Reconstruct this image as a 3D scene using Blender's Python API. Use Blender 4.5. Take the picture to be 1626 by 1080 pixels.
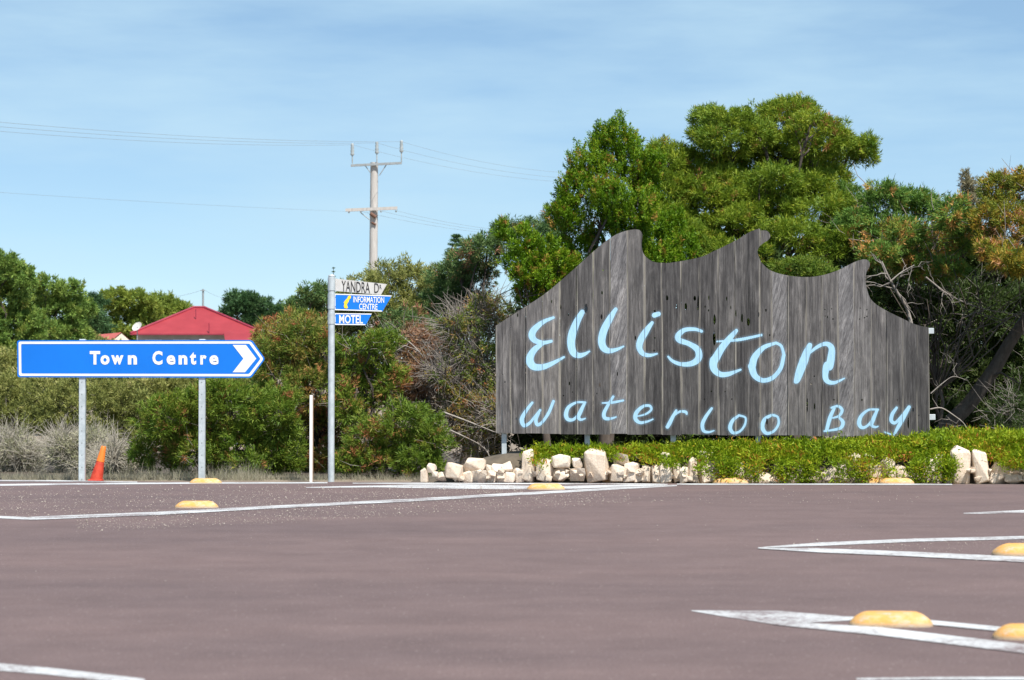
import bpy, bmesh, math, random
import numpy as np
from mathutils import Vector, Matrix
from mathutils.geometry import tessellate_polygon

for o in list(bpy.data.objects):
    bpy.data.objects.remove(o, do_unlink=True)
scene = bpy.context.scene
COL = scene.collection
R = math.radians

# ------------------------------------------------------------------ camera
EYE = 0.767                      # eye height (m)
FPX = 3846.0                     # focal length in photo pixels (1626 wide)
PITCH = math.atan(110.0 / FPX)   # slight upward tilt
cam_d = bpy.data.cameras.new('camera')
cam = bpy.data.objects.new('camera', cam_d)
COL.objects.link(cam)
cam.location = (0, 0, EYE)
cam.rotation_euler = (R(90) + PITCH, 0, 0)
cam_d.sensor_width = 36.0
cam_d.lens = 36.0 * FPX / 1626.0
cam_d.clip_start = 0.1
cam_d.clip_end = 8000
cam_d.dof.use_dof = True
cam_d.dof.focus_distance = 26.2
cam_d.dof.aperture_fstop = 7.0
scene.camera = cam

# ------------------------------------------------------------------ sky, sun, exposure
SUN_EL, SUN_AZ = 56.0, 152.0     # azimuth clockwise from +Y (view direction): behind the camera, to its right
world = bpy.data.worlds.new('World')
scene.world = world
world.use_nodes = True
wn, wl = world.node_tree.nodes, world.node_tree.links
wn.clear()
w_out = wn.new('ShaderNodeOutputWorld')
w_bg = wn.new('ShaderNodeBackground')
w_sky = wn.new('ShaderNodeTexSky')
w_sky.sky_type = 'NISHITA'
w_sky.sun_disc = False
w_sky.sun_elevation = R(SUN_EL)
w_sky.sun_rotation = R(SUN_AZ)
w_sky.air_density = 1.0
w_sky.dust_density = 0.0
w_sky.ozone_density = 3.0
w_sky.altitude = 2500
w_bg.inputs['Strength'].default_value = 0.081
# thin streaky cirrus over the whole sky dome
w_tc = wn.new('ShaderNodeTexCoord')
w_map = wn.new('ShaderNodeMapping')
w_map.inputs['Scale'].default_value = (5.0, 5.0, 26.0)
w_map.inputs['Rotation'].default_value = (0, R(6), 0)
w_noise = wn.new('ShaderNodeTexNoise')
w_noise.inputs['Scale'].default_value = 1.3
w_noise.inputs['Detail'].default_value = 6
w_noise.inputs['Roughness'].default_value = 0.55
w_ramp = wn.new('ShaderNodeMapRange')
w_ramp.inputs['From Min'].default_value = 0.40
w_ramp.inputs['From Max'].default_value = 0.70
w_ramp.inputs['To Min'].default_value = 0.22
w_ramp.inputs['To Max'].default_value = 0.66
w_mix = wn.new('ShaderNodeMix')
w_mix.data_type = 'RGBA'
w_mix.inputs['B'].default_value = (4.8, 6.7, 7.9, 1)
w_hsv = wn.new('ShaderNodeHueSaturation')
w_hsv.inputs['Saturation'].default_value = 1.05
w_hsv.inputs['Hue'].default_value = 0.494
wl.new(w_tc.outputs['Generated'], w_map.inputs['Vector'])
wl.new(w_map.outputs['Vector'], w_noise.inputs['Vector'])
wl.new(w_noise.outputs['Fac'], w_ramp.inputs['Value'])
wl.new(w_ramp.outputs['Result'], w_mix.inputs['Factor'])
wl.new(w_sky.outputs['Color'], w_hsv.inputs['Color'])
wl.new(w_hsv.outputs['Color'], w_mix.inputs['A'])
wl.new(w_mix.outputs['Result'], w_bg.inputs['Color'])
wl.new(w_bg.outputs['Background'], w_out.inputs['Surface'])

sun_d = bpy.data.lights.new('sun', 'SUN')
sun_d.energy = 4.7
sun_d.angle = R(0.53)
sun_d.color = (1.0, 0.955, 0.88)
sun = bpy.data.objects.new('sun', sun_d)
COL.objects.link(sun)
ce = math.cos(R(SUN_EL))
to_sun = Vector((math.sin(R(SUN_AZ)) * ce, math.cos(R(SUN_AZ)) * ce, math.sin(R(SUN_EL))))
sun.rotation_euler = to_sun.to_track_quat('Z', 'Y').to_euler()
sun.location = (20, -30, 40)

vs = scene.view_settings
vs.view_transform = 'Standard'
vs.look = 'None'
vs.exposure = 0.6
vs.gamma = 1.0
vs.use_curve_mapping = False

# ------------------------------------------------------------------ helpers
CP, SP = math.cos(PITCH), math.sin(PITCH)

def ray(px, py):
    u, v = (px - 813.0) / FPX, (540.0 - py) / FPX
    return Vector((u, CP - v * SP, SP + v * CP))

def at(px, py, Y):
    """point seen at a photo pixel, at distance Y"""
    d = ray(px, py)
    return Vector((0, 0, EYE)) + d * (Y / d.y)

def gnd(px, py, z=0.0):
    d = ray(px, py)
    return Vector((0, 0, EYE)) + d * ((z - EYE) / d.z)

def on_plane(px, py, p0, n):
    d = ray(px, py)
    o = Vector((0, 0, EYE))
    return o + d * ((p0 - o).dot(n) / d.dot(n))

def sc(Y):
    return Y / FPX

def tag(o, label=None, cat=None, group=None, kind=None):
    if label: o['label'] = label
    if cat: o['category'] = cat
    if group: o['group'] = group
    if kind: o['kind'] = kind
    return o

def empty(name, loc, label=None, cat=None, group=None, kind=None):
    o = bpy.data.objects.new(name, None)
    COL.objects.link(o)
    o.location = loc
    o.empty_display_size = 0.2
    return tag(o, label, cat, group, kind)

def link(name, me, mat=None, parent=None):
    """mesh data in world space; the child keeps its world place under its thing"""
    o = bpy.data.objects.new(name, me)
    COL.objects.link(o)
    if mat is not None and len(me.materials) == 0:
        me.materials.append(mat)
    if parent is not None:
        o.parent = parent
        base = Vector((0, 0, 0))
        p = parent
        while p is not None:
            base += p.location
            p = p.parent
        o.location = -base if o.location.length == 0 else o.location - base
    return o

def from_lists(name, verts, faces, mat=None, parent=None, smooth=False):
    me = bpy.data.meshes.new(name)
    me.from_pydata([tuple(v) for v in verts], [], [tuple(f) for f in faces])
    me.update()
    if smooth:
        me.polygons.foreach_set('use_smooth', [True] * len(me.polygons))
    return link(name, me, mat, parent)

def from_bm(name, bm, mat=None, parent=None, smooth=False):
    me = bpy.data.meshes.new(name)
    bm.to_mesh(me)
    bm.free()
    if smooth:
        me.polygons.foreach_set('use_smooth', [True] * len(me.polygons))
    return link(name, me, mat, parent)

def box_bm(x0, x1, y0, y1, z0, z1, bevel=0.0, bm=None):
    own = bm is None
    b = bmesh.new()
    bmesh.ops.create_cube(b, size=1)
    for v in b.verts:
        v.co = Vector(((x0 + x1) / 2 + v.co.x * (x1 - x0), (y0 + y1) / 2 + v.co.y * (y1 - y0), (z0 + z1) / 2 + v.co.z * (z1 - z0)))
    if bevel > 0:
        bmesh.ops.bevel(b, geom=b.edges[:], offset=bevel, segments=1, affect='EDGES')
    if own:
        return b
    me = bpy.data.meshes.new('t'); b.to_mesh(me); b.free(); bm.from_mesh(me); bpy.data.meshes.remove(me)
    return bm

def prism(name, pts, front, thick, mat, parent=None, bevel=0.0):
    """extrude a planar polygon (list of 3-D points, seen from the front) backwards by thick along -front"""
    bm = bmesh.new()
    vsr = [bm.verts.new(p) for p in pts]
    f = bm.faces.new(vsr)
    bm.normal_update()
    if f.normal.dot(front) < 0:
        f.normal_flip()
    r = bmesh.ops.extrude_face_region(bm, geom=[f])
    bmesh.ops.translate(bm, verts=[v for v in r['geom'] if isinstance(v, bmesh.types.BMVert)], vec=-front * thick)
    bmesh.ops.recalc_face_normals(bm, faces=bm.faces[:])
    if bevel > 0:
        bmesh.ops.bevel(bm, geom=bm.edges[:], offset=bevel, segments=1, affect='EDGES')
    return from_bm(name, bm, mat, parent)

def tube_arrays(paths, sides=5):
    """paths: list of (points Nx3, radii N) -> verts, faces"""
    V, F = [], []
    n0 = 0
    ang = np.linspace(0, 2 * np.pi, sides, endpoint=False)
    for pts, rad in paths:
        pts = np.asarray(pts, float); rad = np.asarray(rad, float)
        n = len(pts)
        t = np.gradient(pts, axis=0)
        t /= (np.linalg.norm(t, axis=1, keepdims=True) + 1e-9)
        ref = np.tile([0.0, 0.0, 1.0], (n, 1))
        ref[np.abs(t[:, 2]) > 0.9] = [1.0, 0.0, 0.0]
        a = np.cross(t, ref); a /= (np.linalg.norm(a, axis=1, keepdims=True) + 1e-9)
        b = np.cross(t, a)
        ring = pts[:, None, :] + rad[:, None, None] * (np.cos(ang)[None, :, None] * a[:, None, :] + np.sin(ang)[None, :, None] * b[:, None, :])
        V.append(ring.reshape(-1, 3))
        i = np.arange(n - 1)[:, None] * sides + np.arange(sides)[None, :]
        j = np.arange(n - 1)[:, None] * sides + (np.arange(sides)[None, :] + 1) % sides
        F.append(np.stack([i, j, j + sides, i + sides], -1).reshape(-1, 4) + n0)
        n0 += n * sides
    return np.concatenate(V), np.concatenate(F)

def np_mesh(name, V, F, mat, parent=None, attrs=None, smooth=False):
    me = bpy.data.meshes.new(name)
    V = np.asarray(V, np.float32); F = np.asarray(F, np.int32)
    k = F.shape[1]
    me.vertices.add(len(V)); me.vertices.foreach_set('co', V.ravel())
    me.loops.add(F.size); me.loops.foreach_set('vertex_index', F.ravel())
    me.polygons.add(len(F))
    me.polygons.foreach_set('loop_start', np.arange(0, F.size, k, dtype=np.int32))
    me.polygons.foreach_set('loop_total', np.full(len(F), k, np.int32))
    if smooth:
        me.polygons.foreach_set('use_smooth', np.ones(len(F), bool))
    if attrs:
        for an, (dom, arr) in attrs.items():
            a = me.attributes.new(an, 'FLOAT', dom)
            a.data.foreach_set('value', np.asarray(arr, np.float32))
    me.update(calc_edges=True)
    return link(name, me, mat, parent)

def tube(name, pts, r, mat, parent=None, sides=8, smooth=True):
    rad = r if hasattr(r, '__len__') else [r] * len(pts)
    V, F = tube_arrays([(pts, rad)], sides)
    F = [tuple(f) for f in F]
    n = len(pts)
    V = np.concatenate([V, V[:sides], V[-sides:]])     # caps keep their own vertices so that the rim stays crisp
    F.append(tuple(range((n + 1) * sides - 1, n * sides - 1, -1)))
    F.append(tuple(range((n + 1) * sides, (n + 2) * sides)))
    me = bpy.data.meshes.new(name)
    me.from_pydata([tuple(v) for v in V], [], F)
    me.update()
    if smooth:
        for p in me.polygons:
            p.use_smooth = len(p.vertices) == 4
    return link(name, me, mat, parent)

# ------------------------------------------------------------------ materials
def new_mat(name):
    m = bpy.data.materials.new(name)
    m.use_nodes = True
    nt = m.node_tree
    b = nt.nodes['Principled BSDF']
    return m, nt, b

def noise_node(nt, scale, detail=4, rough=0.6, coord='Object', mapscale=None):
    tc = nt.nodes.new('ShaderNodeTexCoord')
    n = nt.nodes.new('ShaderNodeTexNoise')
    n.inputs['Scale'].default_value = scale
    n.inputs['Detail'].default_value = detail
    n.inputs['Roughness'].default_value = rough
    src = tc.outputs[coord]
    if mapscale:
        mp = nt.nodes.new('ShaderNodeMapping')
        mp.inputs['Scale'].default_value = mapscale
        nt.links.new(src, mp.inputs['Vector'])
        src = mp.outputs['Vector']
    nt.links.new(src, n.inputs['Vector'])
    return n

def ramp_node(nt, src, stops):
    r = nt.nodes.new('ShaderNodeValToRGB')
    e = r.color_ramp.elements
    while len(e) < len(stops):
        e.new(0.5)
    for k, (p, c) in enumerate(stops):
        e[k].position = p
        e[k].color = (c[0], c[1], c[2], 1)
    nt.links.new(src, r.inputs['Fac'])
    return r

def bump(nt, b, src, strength, dist):
    bp = nt.nodes.new('ShaderNodeBump')
    bp.inputs['Strength'].default_value = strength
    bp.inputs['Distance'].default_value = dist
    nt.links.new(src, bp.inputs['Height'])
    nt.links.new(bp.outputs['Normal'], b.inputs['Normal'])

def mixc(nt, fac, a, bcol, mode='MIX'):
    m = nt.nodes.new('ShaderNodeMix')
    m.data_type = 'RGBA'; m.blend_type = mode
    if isinstance(fac, float): m.inputs['Factor'].default_value = fac
    else: nt.links.new(fac, m.inputs['Factor'])
    for key, s in (('A', a), ('B', bcol)):
        if isinstance(s, tuple): m.inputs[key].default_value = (s[0], s[1], s[2], 1)
        else: nt.links.new(s, m.inputs[key])
    return m.outputs['Result']

def mat_simple(name, c0, c1, scale=8.0, rough=0.6, metal=0.0, bumpd=0.0, mapscale=None, spec=0.5, detail=5):
    m, nt, b = new_mat(name)
    n = noise_node(nt, scale, detail, 0.65, mapscale=mapscale)
    r = ramp_node(nt, n.outputs['Fac'], [(0.3, c0), (0.7, c1)])
    nt.links.new(r.outputs['Color'], b.inputs['Base Color'])
    b.inputs['Roughness'].default_value = rough
    b.inputs['Metallic'].default_value = metal
    b.inputs['Specular IOR Level'].default_value = spec
    if bumpd: bump(nt, b, n.outputs['Fac'], 0.6, bumpd)
    return m

def mat_leaf(name, stops, transl=0.3):
    m, nt, b = new_mat(name)
    at_ = nt.nodes.new('ShaderNodeAttribute'); at_.attribute_name = 'tint'
    r = ramp_node(nt, at_.outputs['Fac'], stops)
    nt.links.new(r.outputs['Color'], b.inputs['Base Color'])
    b.inputs['Roughness'].default_value = 0.55
    b.inputs['Specular IOR Level'].default_value = 0.25
    tr = nt.nodes.new('ShaderNodeBsdfTranslucent')
    nt.links.new(r.outputs['Color'], tr.inputs['Color'])
    mx = nt.nodes.new('ShaderNodeMixShader')
    mx.inputs[0].default_value = transl
    nt.links.new(b.outputs[0], mx.inputs[1]); nt.links.new(tr.outputs[0], mx.inputs[2])
    nt.links.new(mx.outputs[0], nt.nodes['Material Output'].inputs['Surface'])
    return m

def mat_asphalt():
    m, nt, b = new_mat('asphalt')
    fine = noise_node(nt, 120, 3, 0.7)
    mid = noise_node(nt, 2.2, 7, 0.68)
    lane = noise_node(nt, 1.0, 6, 0.62, mapscale=(0.22, 0.55, 1))
    agg = noise_node(nt, 45, 2, 0.5)
    r = ramp_node(nt, mid.outputs['Fac'], [(0.25, (0.118, 0.081, 0.078)), (0.75, (0.168, 0.117, 0.112))])
    r2 = ramp_node(nt, lane.outputs['Fac'], [(0.34, (0.87, 0.88, 0.90)), (0.52, (1.0, 1.0, 1.0)), (0.72, (1.1, 1.08, 1.07))])
    c = mixc(nt, 1.0, r.outputs['Color'], r2.outputs['Color'], 'MULTIPLY')
    r3 = ramp_node(nt, fine.outputs['Fac'], [(0.3, (0.6, 0.6, 0.6)), (0.7, (1.35, 1.35, 1.35))])
    c = mixc(nt, 1.0, c, r3.outputs['Color'], 'MULTIPLY')
    r4 = ramp_node(nt, agg.outputs['Fac'], [(0.66, (0, 0, 0)), (0.74, (1, 1, 1))])
    c = mixc(nt, r4.outputs['Color'], c, (0.30, 0.24, 0.225))
    nt.links.new(c, b.inputs['Base Color'])
    b.inputs['Roughness'].default_value = 0.82
    b.inputs['Specular IOR Level'].default_value = 0.3
    bump(nt, b, fine.outputs['Fac'], 0.5, 0.004)
    return m

def mat_paint_line():
    m, nt, b = new_mat('road_paint')
    n = noise_node(nt, 38, 7, 0.78)
    n2 = noise_node(nt, 1.7, 4, 0.6)
    ad = nt.nodes.new('ShaderNodeMath'); ad.operation = 'MULTIPLY_ADD'; ad.inputs[1].default_value = 0.55
    sc_ = nt.nodes.new('ShaderNodeMath'); sc_.operation = 'MULTIPLY'; sc_.inputs[1].default_value = 0.45
    nt.links.new(n2.outputs['Fac'], sc_.inputs[0])
    nt.links.new(n.outputs['Fac'], ad.inputs[0]); nt.links.new(sc_.outputs[0], ad.inputs[2])
    r = ramp_node(nt, ad.outputs[0], [(0.43, (0.18, 0.14, 0.14)), (0.48, (0.42, 0.415, 0.42)), (0.57, (0.58, 0.59, 0.60))])
    nt.links.new(r.outputs['Color'], b.inputs['Base Color'])
    b.inputs['Roughness'].default_value = 0.7
    return m

def mat_wood(pale=False):
    m, nt, b = new_mat('silvered_timber' if pale else 'weathered_timber')
    oi = nt.nodes.new('ShaderNodeObjectInfo')
    tc = nt.nodes.new('ShaderNodeTexCoord')
    # every plank takes its own piece of grain
    mul = nt.nodes.new('ShaderNodeVectorMath'); mul.operation = 'SCALE'
    cmb = nt.nodes.new('ShaderNodeCombineXYZ')
    sclr = nt.nodes.new('ShaderNodeMath'); sclr.operation = 'MULTIPLY'; sclr.inputs[1].default_value = 37.0
    nt.links.new(oi.outputs['Random'], sclr.inputs[0])
    nt.links.new(sclr.outputs[0], cmb.inputs['Y']); nt.links.new(sclr.outputs[0], cmb.inputs['Z'])
    add = nt.nodes.new('ShaderNodeVectorMath'); add.operation = 'ADD'
    nt.links.new(tc.outputs['Object'], add.inputs[0]); nt.links.new(cmb.outputs[0], add.inputs[1])
    def nz(scale, mp, detail=6, rough=0.65, dist=0.0):
        mpn = nt.nodes.new('ShaderNodeMapping'); mpn.inputs['Scale'].default_value = mp
        if pale: mpn.vector_type = 'TEXTURE'; mpn.inputs['Scale'].default_value = tuple(1 / q for q in mp); mpn.inputs['Rotation'].default_value = (0, R(14), 0)
        nt.links.new(add.outputs[0], mpn.inputs['Vector'])
        n = nt.nodes.new('ShaderNodeTexNoise')
        n.inputs['Scale'].default_value = scale; n.inputs['Detail'].default_value = detail
        n.inputs['Roughness'].default_value = rough; n.inputs['Distortion'].default_value = dist
        nt.links.new(mpn.outputs['Vector'], n.inputs['Vector'])
        return n
    grain = nz(1.0, (100, 100, 11.0) if pale else (105, 105, 3.4), 7, 0.75, 0.4)
    streak = nz(1.0, (20, 20, 0.6), 6, 0.68, 0.8)
    blot = nz(1.0, (12, 12, 2.6), 7, 0.72, 0.6)
    c1 = ramp_node(nt, grain.outputs['Fac'], [(0.30, (0.045, 0.043, 0.043)), (0.48, (0.112, 0.108, 0.108)), (0.72, (0.215, 0.208, 0.205))])
    c2 = ramp_node(nt, streak.outputs['Fac'], [(0.34, (0.55, 0.545, 0.55)), (0.5, (0.95, 0.94, 0.94)), (0.6, (1.12, 1.1, 1.07)), (0.68, (1.75, 1.68, 1.58))])
    c = mixc(nt, 1.0, c1.outputs['Color'], c2.outputs['Color'], 'MULTIPLY')
    c3 = ramp_node(nt, blot.outputs['Fac'], [(0.36, (0.7, 0.7, 0.715)), (0.52, (1.0, 1.0, 1.0)), (0.66, (1.5, 1.49, 1.48))])
    c = mixc(nt, 1.0, c, c3.outputs['Color'], 'MULTIPLY')
    if pale:
        c = mixc(nt, 1.0, c, (1.45, 1.45, 1.48), 'MULTIPLY')
    else:
        c4 = ramp_node(nt, oi.outputs['Random'], [(0.0, (0.56, 0.555, 0.56)), (0.4, (0.85, 0.84, 0.84)), (0.75, (1.05, 1.03, 1.02)), (1.0, (1.4, 1.38, 1.37))])
        c = mixc(nt, 1.0, c, c4.outputs['Color'], 'MULTIPLY')
    # pale arrises along both long edges of each board
    sx = nt.nodes.new('ShaderNodeSeparateXYZ'); nt.links.new(tc.outputs['Generated'], sx.inputs[0])
    pp_ = nt.nodes.new('ShaderNodeMath'); pp_.operation = 'PINGPONG'; pp_.inputs[1].default_value = 0.5
    nt.links.new(sx.outputs['X'], pp_.inputs[0])
    er = nt.nodes.new('ShaderNodeMapRange'); er.inputs['From Min'].default_value = 0.085; er.inputs['From Max'].default_value = 0.02
    nt.links.new(pp_.outputs[0], er.inputs['Value'])
    en = nz(1.0, (3, 3, 1.1), 3, 0.6)
    e2 = nt.nodes.new('ShaderNodeMapRange'); e2.inputs['From Min'].default_value = 0.42; e2.inputs['From Max'].default_value = 0.56
    nt.links.new(en.outputs['Fac'], e2.inputs['Value'])
    em = nt.nodes.new('ShaderNodeMath'); em.operation = 'MULTIPLY'
    nt.links.new(er.outputs[0], em.inputs[0]); nt.links.new(e2.outputs[0], em.inputs[1])
    c = mixc(nt, em.outputs[0], c, (0.30, 0.275, 0.24))
    nt.links.new(c, b.inputs['Base Color'])
    b.inputs['Roughness'].default_value = 0.85
    b.inputs['Specular IOR Level'].default_value = 0.2
    ad = nt.nodes.new('ShaderNodeMath'); ad.operation = 'ADD'
    nt.links.new(grain.outputs['Fac'], ad.inputs[0]); nt.links.new(streak.outputs['Fac'], ad.inputs[1])
    bump(nt, b, ad.outputs[0], 0.9, 0.006)
    return m

def mat_limestone():
    m, nt, b = new_mat('limestone')
    oi = nt.nodes.new('ShaderNodeObjectInfo')
    n = noise_node(nt, 5.0, 8, 0.72); n2 = noise_node(nt, 2.3, 5, 0.65); n3 = noise_node(nt, 16, 5, 0.7)
    c = ramp_node(nt, n.outputs['Fac'], [(0.3, (0.56, 0.44, 0.34)), (0.5, (0.74, 0.63, 0.52)), (0.7, (0.82, 0.74, 0.64))]).outputs['Color']
    t = ramp_node(nt, oi.outputs['Random'], [(0.0, (0.86, 0.82, 0.78)), (0.5, (1.0, 0.99, 0.97)), (1.0, (1.08, 1.08, 1.08))]).outputs['Color']
    c = mixc(nt, 1.0, c, t, 'MULTIPLY')
    k = ramp_node(nt, n2.outputs['Fac'], [(0.56, (0, 0, 0)), (0.70, (0.45, 0.45, 0.45))]).outputs['Color']
    c = mixc(nt, k, c, (0.36, 0.27, 0.20))
    k2 = ramp_node(nt, n3.outputs['Fac'], [(0.28, (0.6, 0.6, 0.6)), (0.34, (0, 0, 0))]).outputs['Color']
    c = mixc(nt, k2, c, (0.22, 0.17, 0.13))
    nt.links.new(c, b.inputs['Base Color'])
    b.inputs['Roughness'].default_value = 0.95; b.inputs['Specular IOR Level'].default_value = 0.1
    bump(nt, b, n3.outputs['Fac'], 0.6, 0.018)
    return m

def mat_dome():
    m, nt, b = new_mat('worn_yellow_paint')
    n = noise_node(nt, 4.0, 7, 0.7); n2 = noise_node(nt, 9.0, 6, 0.75, mapscale=(0.5, 1, 1.5)); n3 = noise_node(nt, 60, 3, 0.6)
    c = ramp_node(nt, n.outputs['Fac'], [(0.3, (0.66, 0.31, 0.07)), (0.5, (0.70, 0.38, 0.12)), (0.66, (0.66, 0.46, 0.24))]).outputs['Color']
    w = ramp_node(nt, n2.outputs['Fac'], [(0.53, (0, 0, 0)), (0.63, (0.8, 0.8, 0.8))]).outputs['Color']
    c = mixc(nt, w, c, (0.52, 0.48, 0.42))
    k = ramp_node(nt, n2.outputs['Fac'], [(0.33, (0.75, 0.75, 0.75)), (0.39, (0, 0, 0))]).outputs['Color']
    c = mixc(nt, k, c, (0.10, 0.085, 0.07))
    tcg = nt.nodes.new('ShaderNodeTexCoord'); sz = nt.nodes.new('ShaderNodeSeparateXYZ'); nt.links.new(tcg.outputs['Generated'], sz.inputs[0])
    ft = nt.nodes.new('ShaderNodeMath'); ft.operation = 'MULTIPLY_ADD'; ft.inputs[1].default_value = 0.45
    nt.links.new(n2.outputs['Fac'], ft.inputs[0]); nt.links.new(sz.outputs['Z'], ft.inputs[2])
    fr = ramp_node(nt, ft.outputs[0], [(0.50, (0.85, 0.85, 0.85)), (0.72, (0, 0, 0))]).outputs['Color']
    c = mixc(nt, fr, c, (0.44, 0.37, 0.29))
    nt.links.new(c, b.inputs['Base Color'])
    b.inputs['Roughness'].default_value = 0.85; b.inputs['Specular IOR Level'].default_value = 0.2
    bump(nt, b, n3.outputs['Fac'], 0.5, 0.02)
    return m

def mat_letter():
    """brushed-on pale blue paint; its edge follows the stored distance to the brush stroke, with a thin overspray"""
    m, nt, b = new_mat('pale_blue_paint')
    n = noise_node(nt, 60, 5, 0.7, mapscale=(1, 1, 0.15))
    r = ramp_node(nt, n.outputs['Fac'], [(0.26, (0.26, 0.44, 0.60)), (0.5, (0.33, 0.56, 0.74)), (0.7, (0.37, 0.60, 0.77))])
    nt.links.new(r.outputs['Color'], b.inputs['Base Color'])
    b.inputs['Roughness'].default_value = 0.6
    a = nt.nodes.new('ShaderNodeAttribute'); a.attribute_name = 'edge'     # px inside (+) / outside (-)
    mr = nt.nodes.new('ShaderNodeMapRange')
    mr.inputs['From Min'].default_value = -0.35; mr.inputs['From Max'].default_value = 0.35
    nt.links.new(a.outputs['Fac'], mr.inputs['Value'])
    hl = nt.nodes.new('ShaderNodeMapRange')
    hl.inputs['From Min'].default_value = -3.6; hl.inputs['From Max'].default_value = 0.0
    hl.inputs['To Max'].default_value = 0.30
    nt.links.new(a.outputs['Fac'], hl.inputs['Value'])
    hn = nt.nodes.new('ShaderNodeMath'); hn.operation = 'MULTIPLY'
    nt.links.new(hl.outputs[0], hn.inputs[0]); nt.links.new(n.outputs['Fac'], hn.inputs[1])
    mx = nt.nodes.new('ShaderNodeMath'); mx.operation = 'MAXIMUM'
    nt.links.new(mr.outputs[0], mx.inputs[0]); nt.links.new(hn.outputs[0], mx.inputs[1])
    gn = noise_node(nt, 1.0, 6, 0.7, mapscale=(95, 95, 3.0))
    gm = nt.nodes.new('ShaderNodeMapRange')
    gm.inputs['From Min'].default_value = 0.27; gm.inputs['From Max'].default_value = 0.36
    gm.inputs['To Min'].default_value = 0.45; gm.inputs['To Max'].default_value = 1.0
    nt.links.new(gn.outputs['Fac'], gm.inputs['Value'])
    ml = nt.nodes.new('ShaderNodeMath'); ml.operation = 'MULTIPLY'
    nt.links.new(mx.outputs[0], ml.inputs[0]); nt.links.new(gm.outputs[0], ml.inputs[1])
    nt.links.new(ml.outputs[0], b.inputs['Alpha'])
    return m

M = {}
M['asphalt'] = mat_asphalt()
M['line'] = mat_paint_line()
M['wood'] = mat_wood()
M['wood_pale'] = mat_wood(True)
M['letter'] = mat_letter()
M['soil'] = mat_simple('dry_soil', (0.16, 0.12, 0.085), (0.30, 0.24, 0.18), 3.0, 0.95, bumpd=0.02)
M['litter'] = mat_simple('shaded_litter', (0.035, 0.026, 0.02), (0.10, 0.075, 0.055), 9.0, 0.95, bumpd=0.02)  # litter tone kept dark to stand for shade under the scrub
M['bank'] = mat_simple('bank_soil', (0.07, 0.055, 0.04), (0.15, 0.12, 0.085), 5.0, 0.95, bumpd=0.02)
M['galv'] = mat_simple('galvanised_steel', (0.42, 0.47, 0.49), (0.62, 0.66, 0.68), 14, 0.5, 0.35)
M['alu'] = mat_simple('sign_white', (0.70, 0.71, 0.72), (0.80, 0.80, 0.80), 10, 0.45)
M['greyblade'] = mat_simple('aged_white', (0.50, 0.48, 0.46), (0.62, 0.60, 0.57), 12, 0.55)
M['blue'] = mat_simple('sign_blue', (0.0, 0.15, 0.62), (0.001, 0.17, 0.68), 2.0, 0.4)
M['black'] = mat_simple('sign_black', (0.02, 0.018, 0.018), (0.045, 0.04, 0.04), 20, 0.6)
M['yellow'] = mat_simple('sign_yellow', (0.80, 0.55, 0.02), (0.85, 0.62, 0.04), 9, 0.5)
M['dome'] = mat_dome()
M['limestone'] = mat_limestone()
M['gravel'] = mat_simple('gravel', (0.24, 0.19, 0.165), (0.50, 0.44, 0.39), 3.0, 0.9)
M['post_white'] = mat_simple('post_white', (0.74, 0.73, 0.70), (0.82, 0.81, 0.79), 8, 0.6)
M['post_brown'] = mat_simple('post_side_brown', (0.22, 0.13, 0.08), (0.32, 0.2, 0.13), 12, 0.8)
M['orange'] = mat_simple('cone_orange', (0.75, 0.16, 0.02), (0.85, 0.22, 0.03), 9, 0.5)
M['conered'] = mat_simple('cone_red', (0.42, 0.03, 0.015), (0.62, 0.07, 0.03), 22, 0.6)
M['roofred'] = mat_simple('roof_red', (0.26, 0.022, 0.030), (0.33, 0.034, 0.043), 0.6, 0.55)
M['ridge'] = mat_simple('ridge_red', (0.24, 0.02, 0.045), (0.30, 0.035, 0.06), 0.6, 0.5)
M['roofpink'] = mat_simple('roof_pink', (0.50, 0.10, 0.08), (0.58, 0.14, 0.11), 0.6, 0.6)
M['housewall'] = mat_simple('house_wall', (0.30, 0.28, 0.26), (0.42, 0.39, 0.36), 1.0, 0.8)
M['cream'] = mat_simple('cream_wall', (0.70, 0.62, 0.50), (0.76, 0.69, 0.57), 1.0, 0.8)
M['glass'] = mat_simple('window_glass', (0.03, 0.04, 0.05), (0.06, 0.07, 0.08), 2.0, 0.1)
M['polewood'] = mat_simple('pole_timber', (0.37, 0.345, 0.325), (0.54, 0.51, 0.485), 3.0, 0.85, mapscale=(6, 6, 0.6))
M['steelgrey'] = mat_simple('grey_steel', (0.26, 0.28, 0.29), (0.36, 0.38, 0.39), 6, 0.55, 0.3)
M['rust'] = mat_simple('rusty_steel', (0.10, 0.05, 0.035), (0.18, 0.09, 0.06), 6, 0.8)
M['porcelain'] = mat_simple('insulator_grey', (0.22, 0.25, 0.26), (0.42, 0.45, 0.46), 6, 0.35)
M['wire'] = mat_simple('wire_grey', (0.22, 0.27, 0.31), (0.28, 0.33, 0.37), 3, 0.6)
M['bark'] = mat_simple('bark', (0.055, 0.042, 0.034), (0.13, 0.105, 0.088), 18, 0.95, bumpd=0.01, mapscale=(1, 1, 0.3))
M['palebark'] = mat_simple('pale_dead_wood', (0.24, 0.205, 0.18), (0.40, 0.36, 0.32), 14, 0.9, mapscale=(1, 1, 0.4))
M['paletwig'] = mat_simple('pale_twigs', (0.30, 0.27, 0.22), (0.50, 0.46, 0.39), 6, 0.9)
M['twig'] = mat_simple('grey_twigs', (0.15, 0.127, 0.112), (0.33, 0.295, 0.265), 5, 0.9)
M['drygrass'] = mat_leaf('dry_grass', [(0.0, (0.17, 0.15, 0.10)), (0.45, (0.30, 0.28, 0.20)), (0.8, (0.42, 0.38, 0.29)), (1.0, (0.20, 0.24, 0.10))], 0.25)

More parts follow.
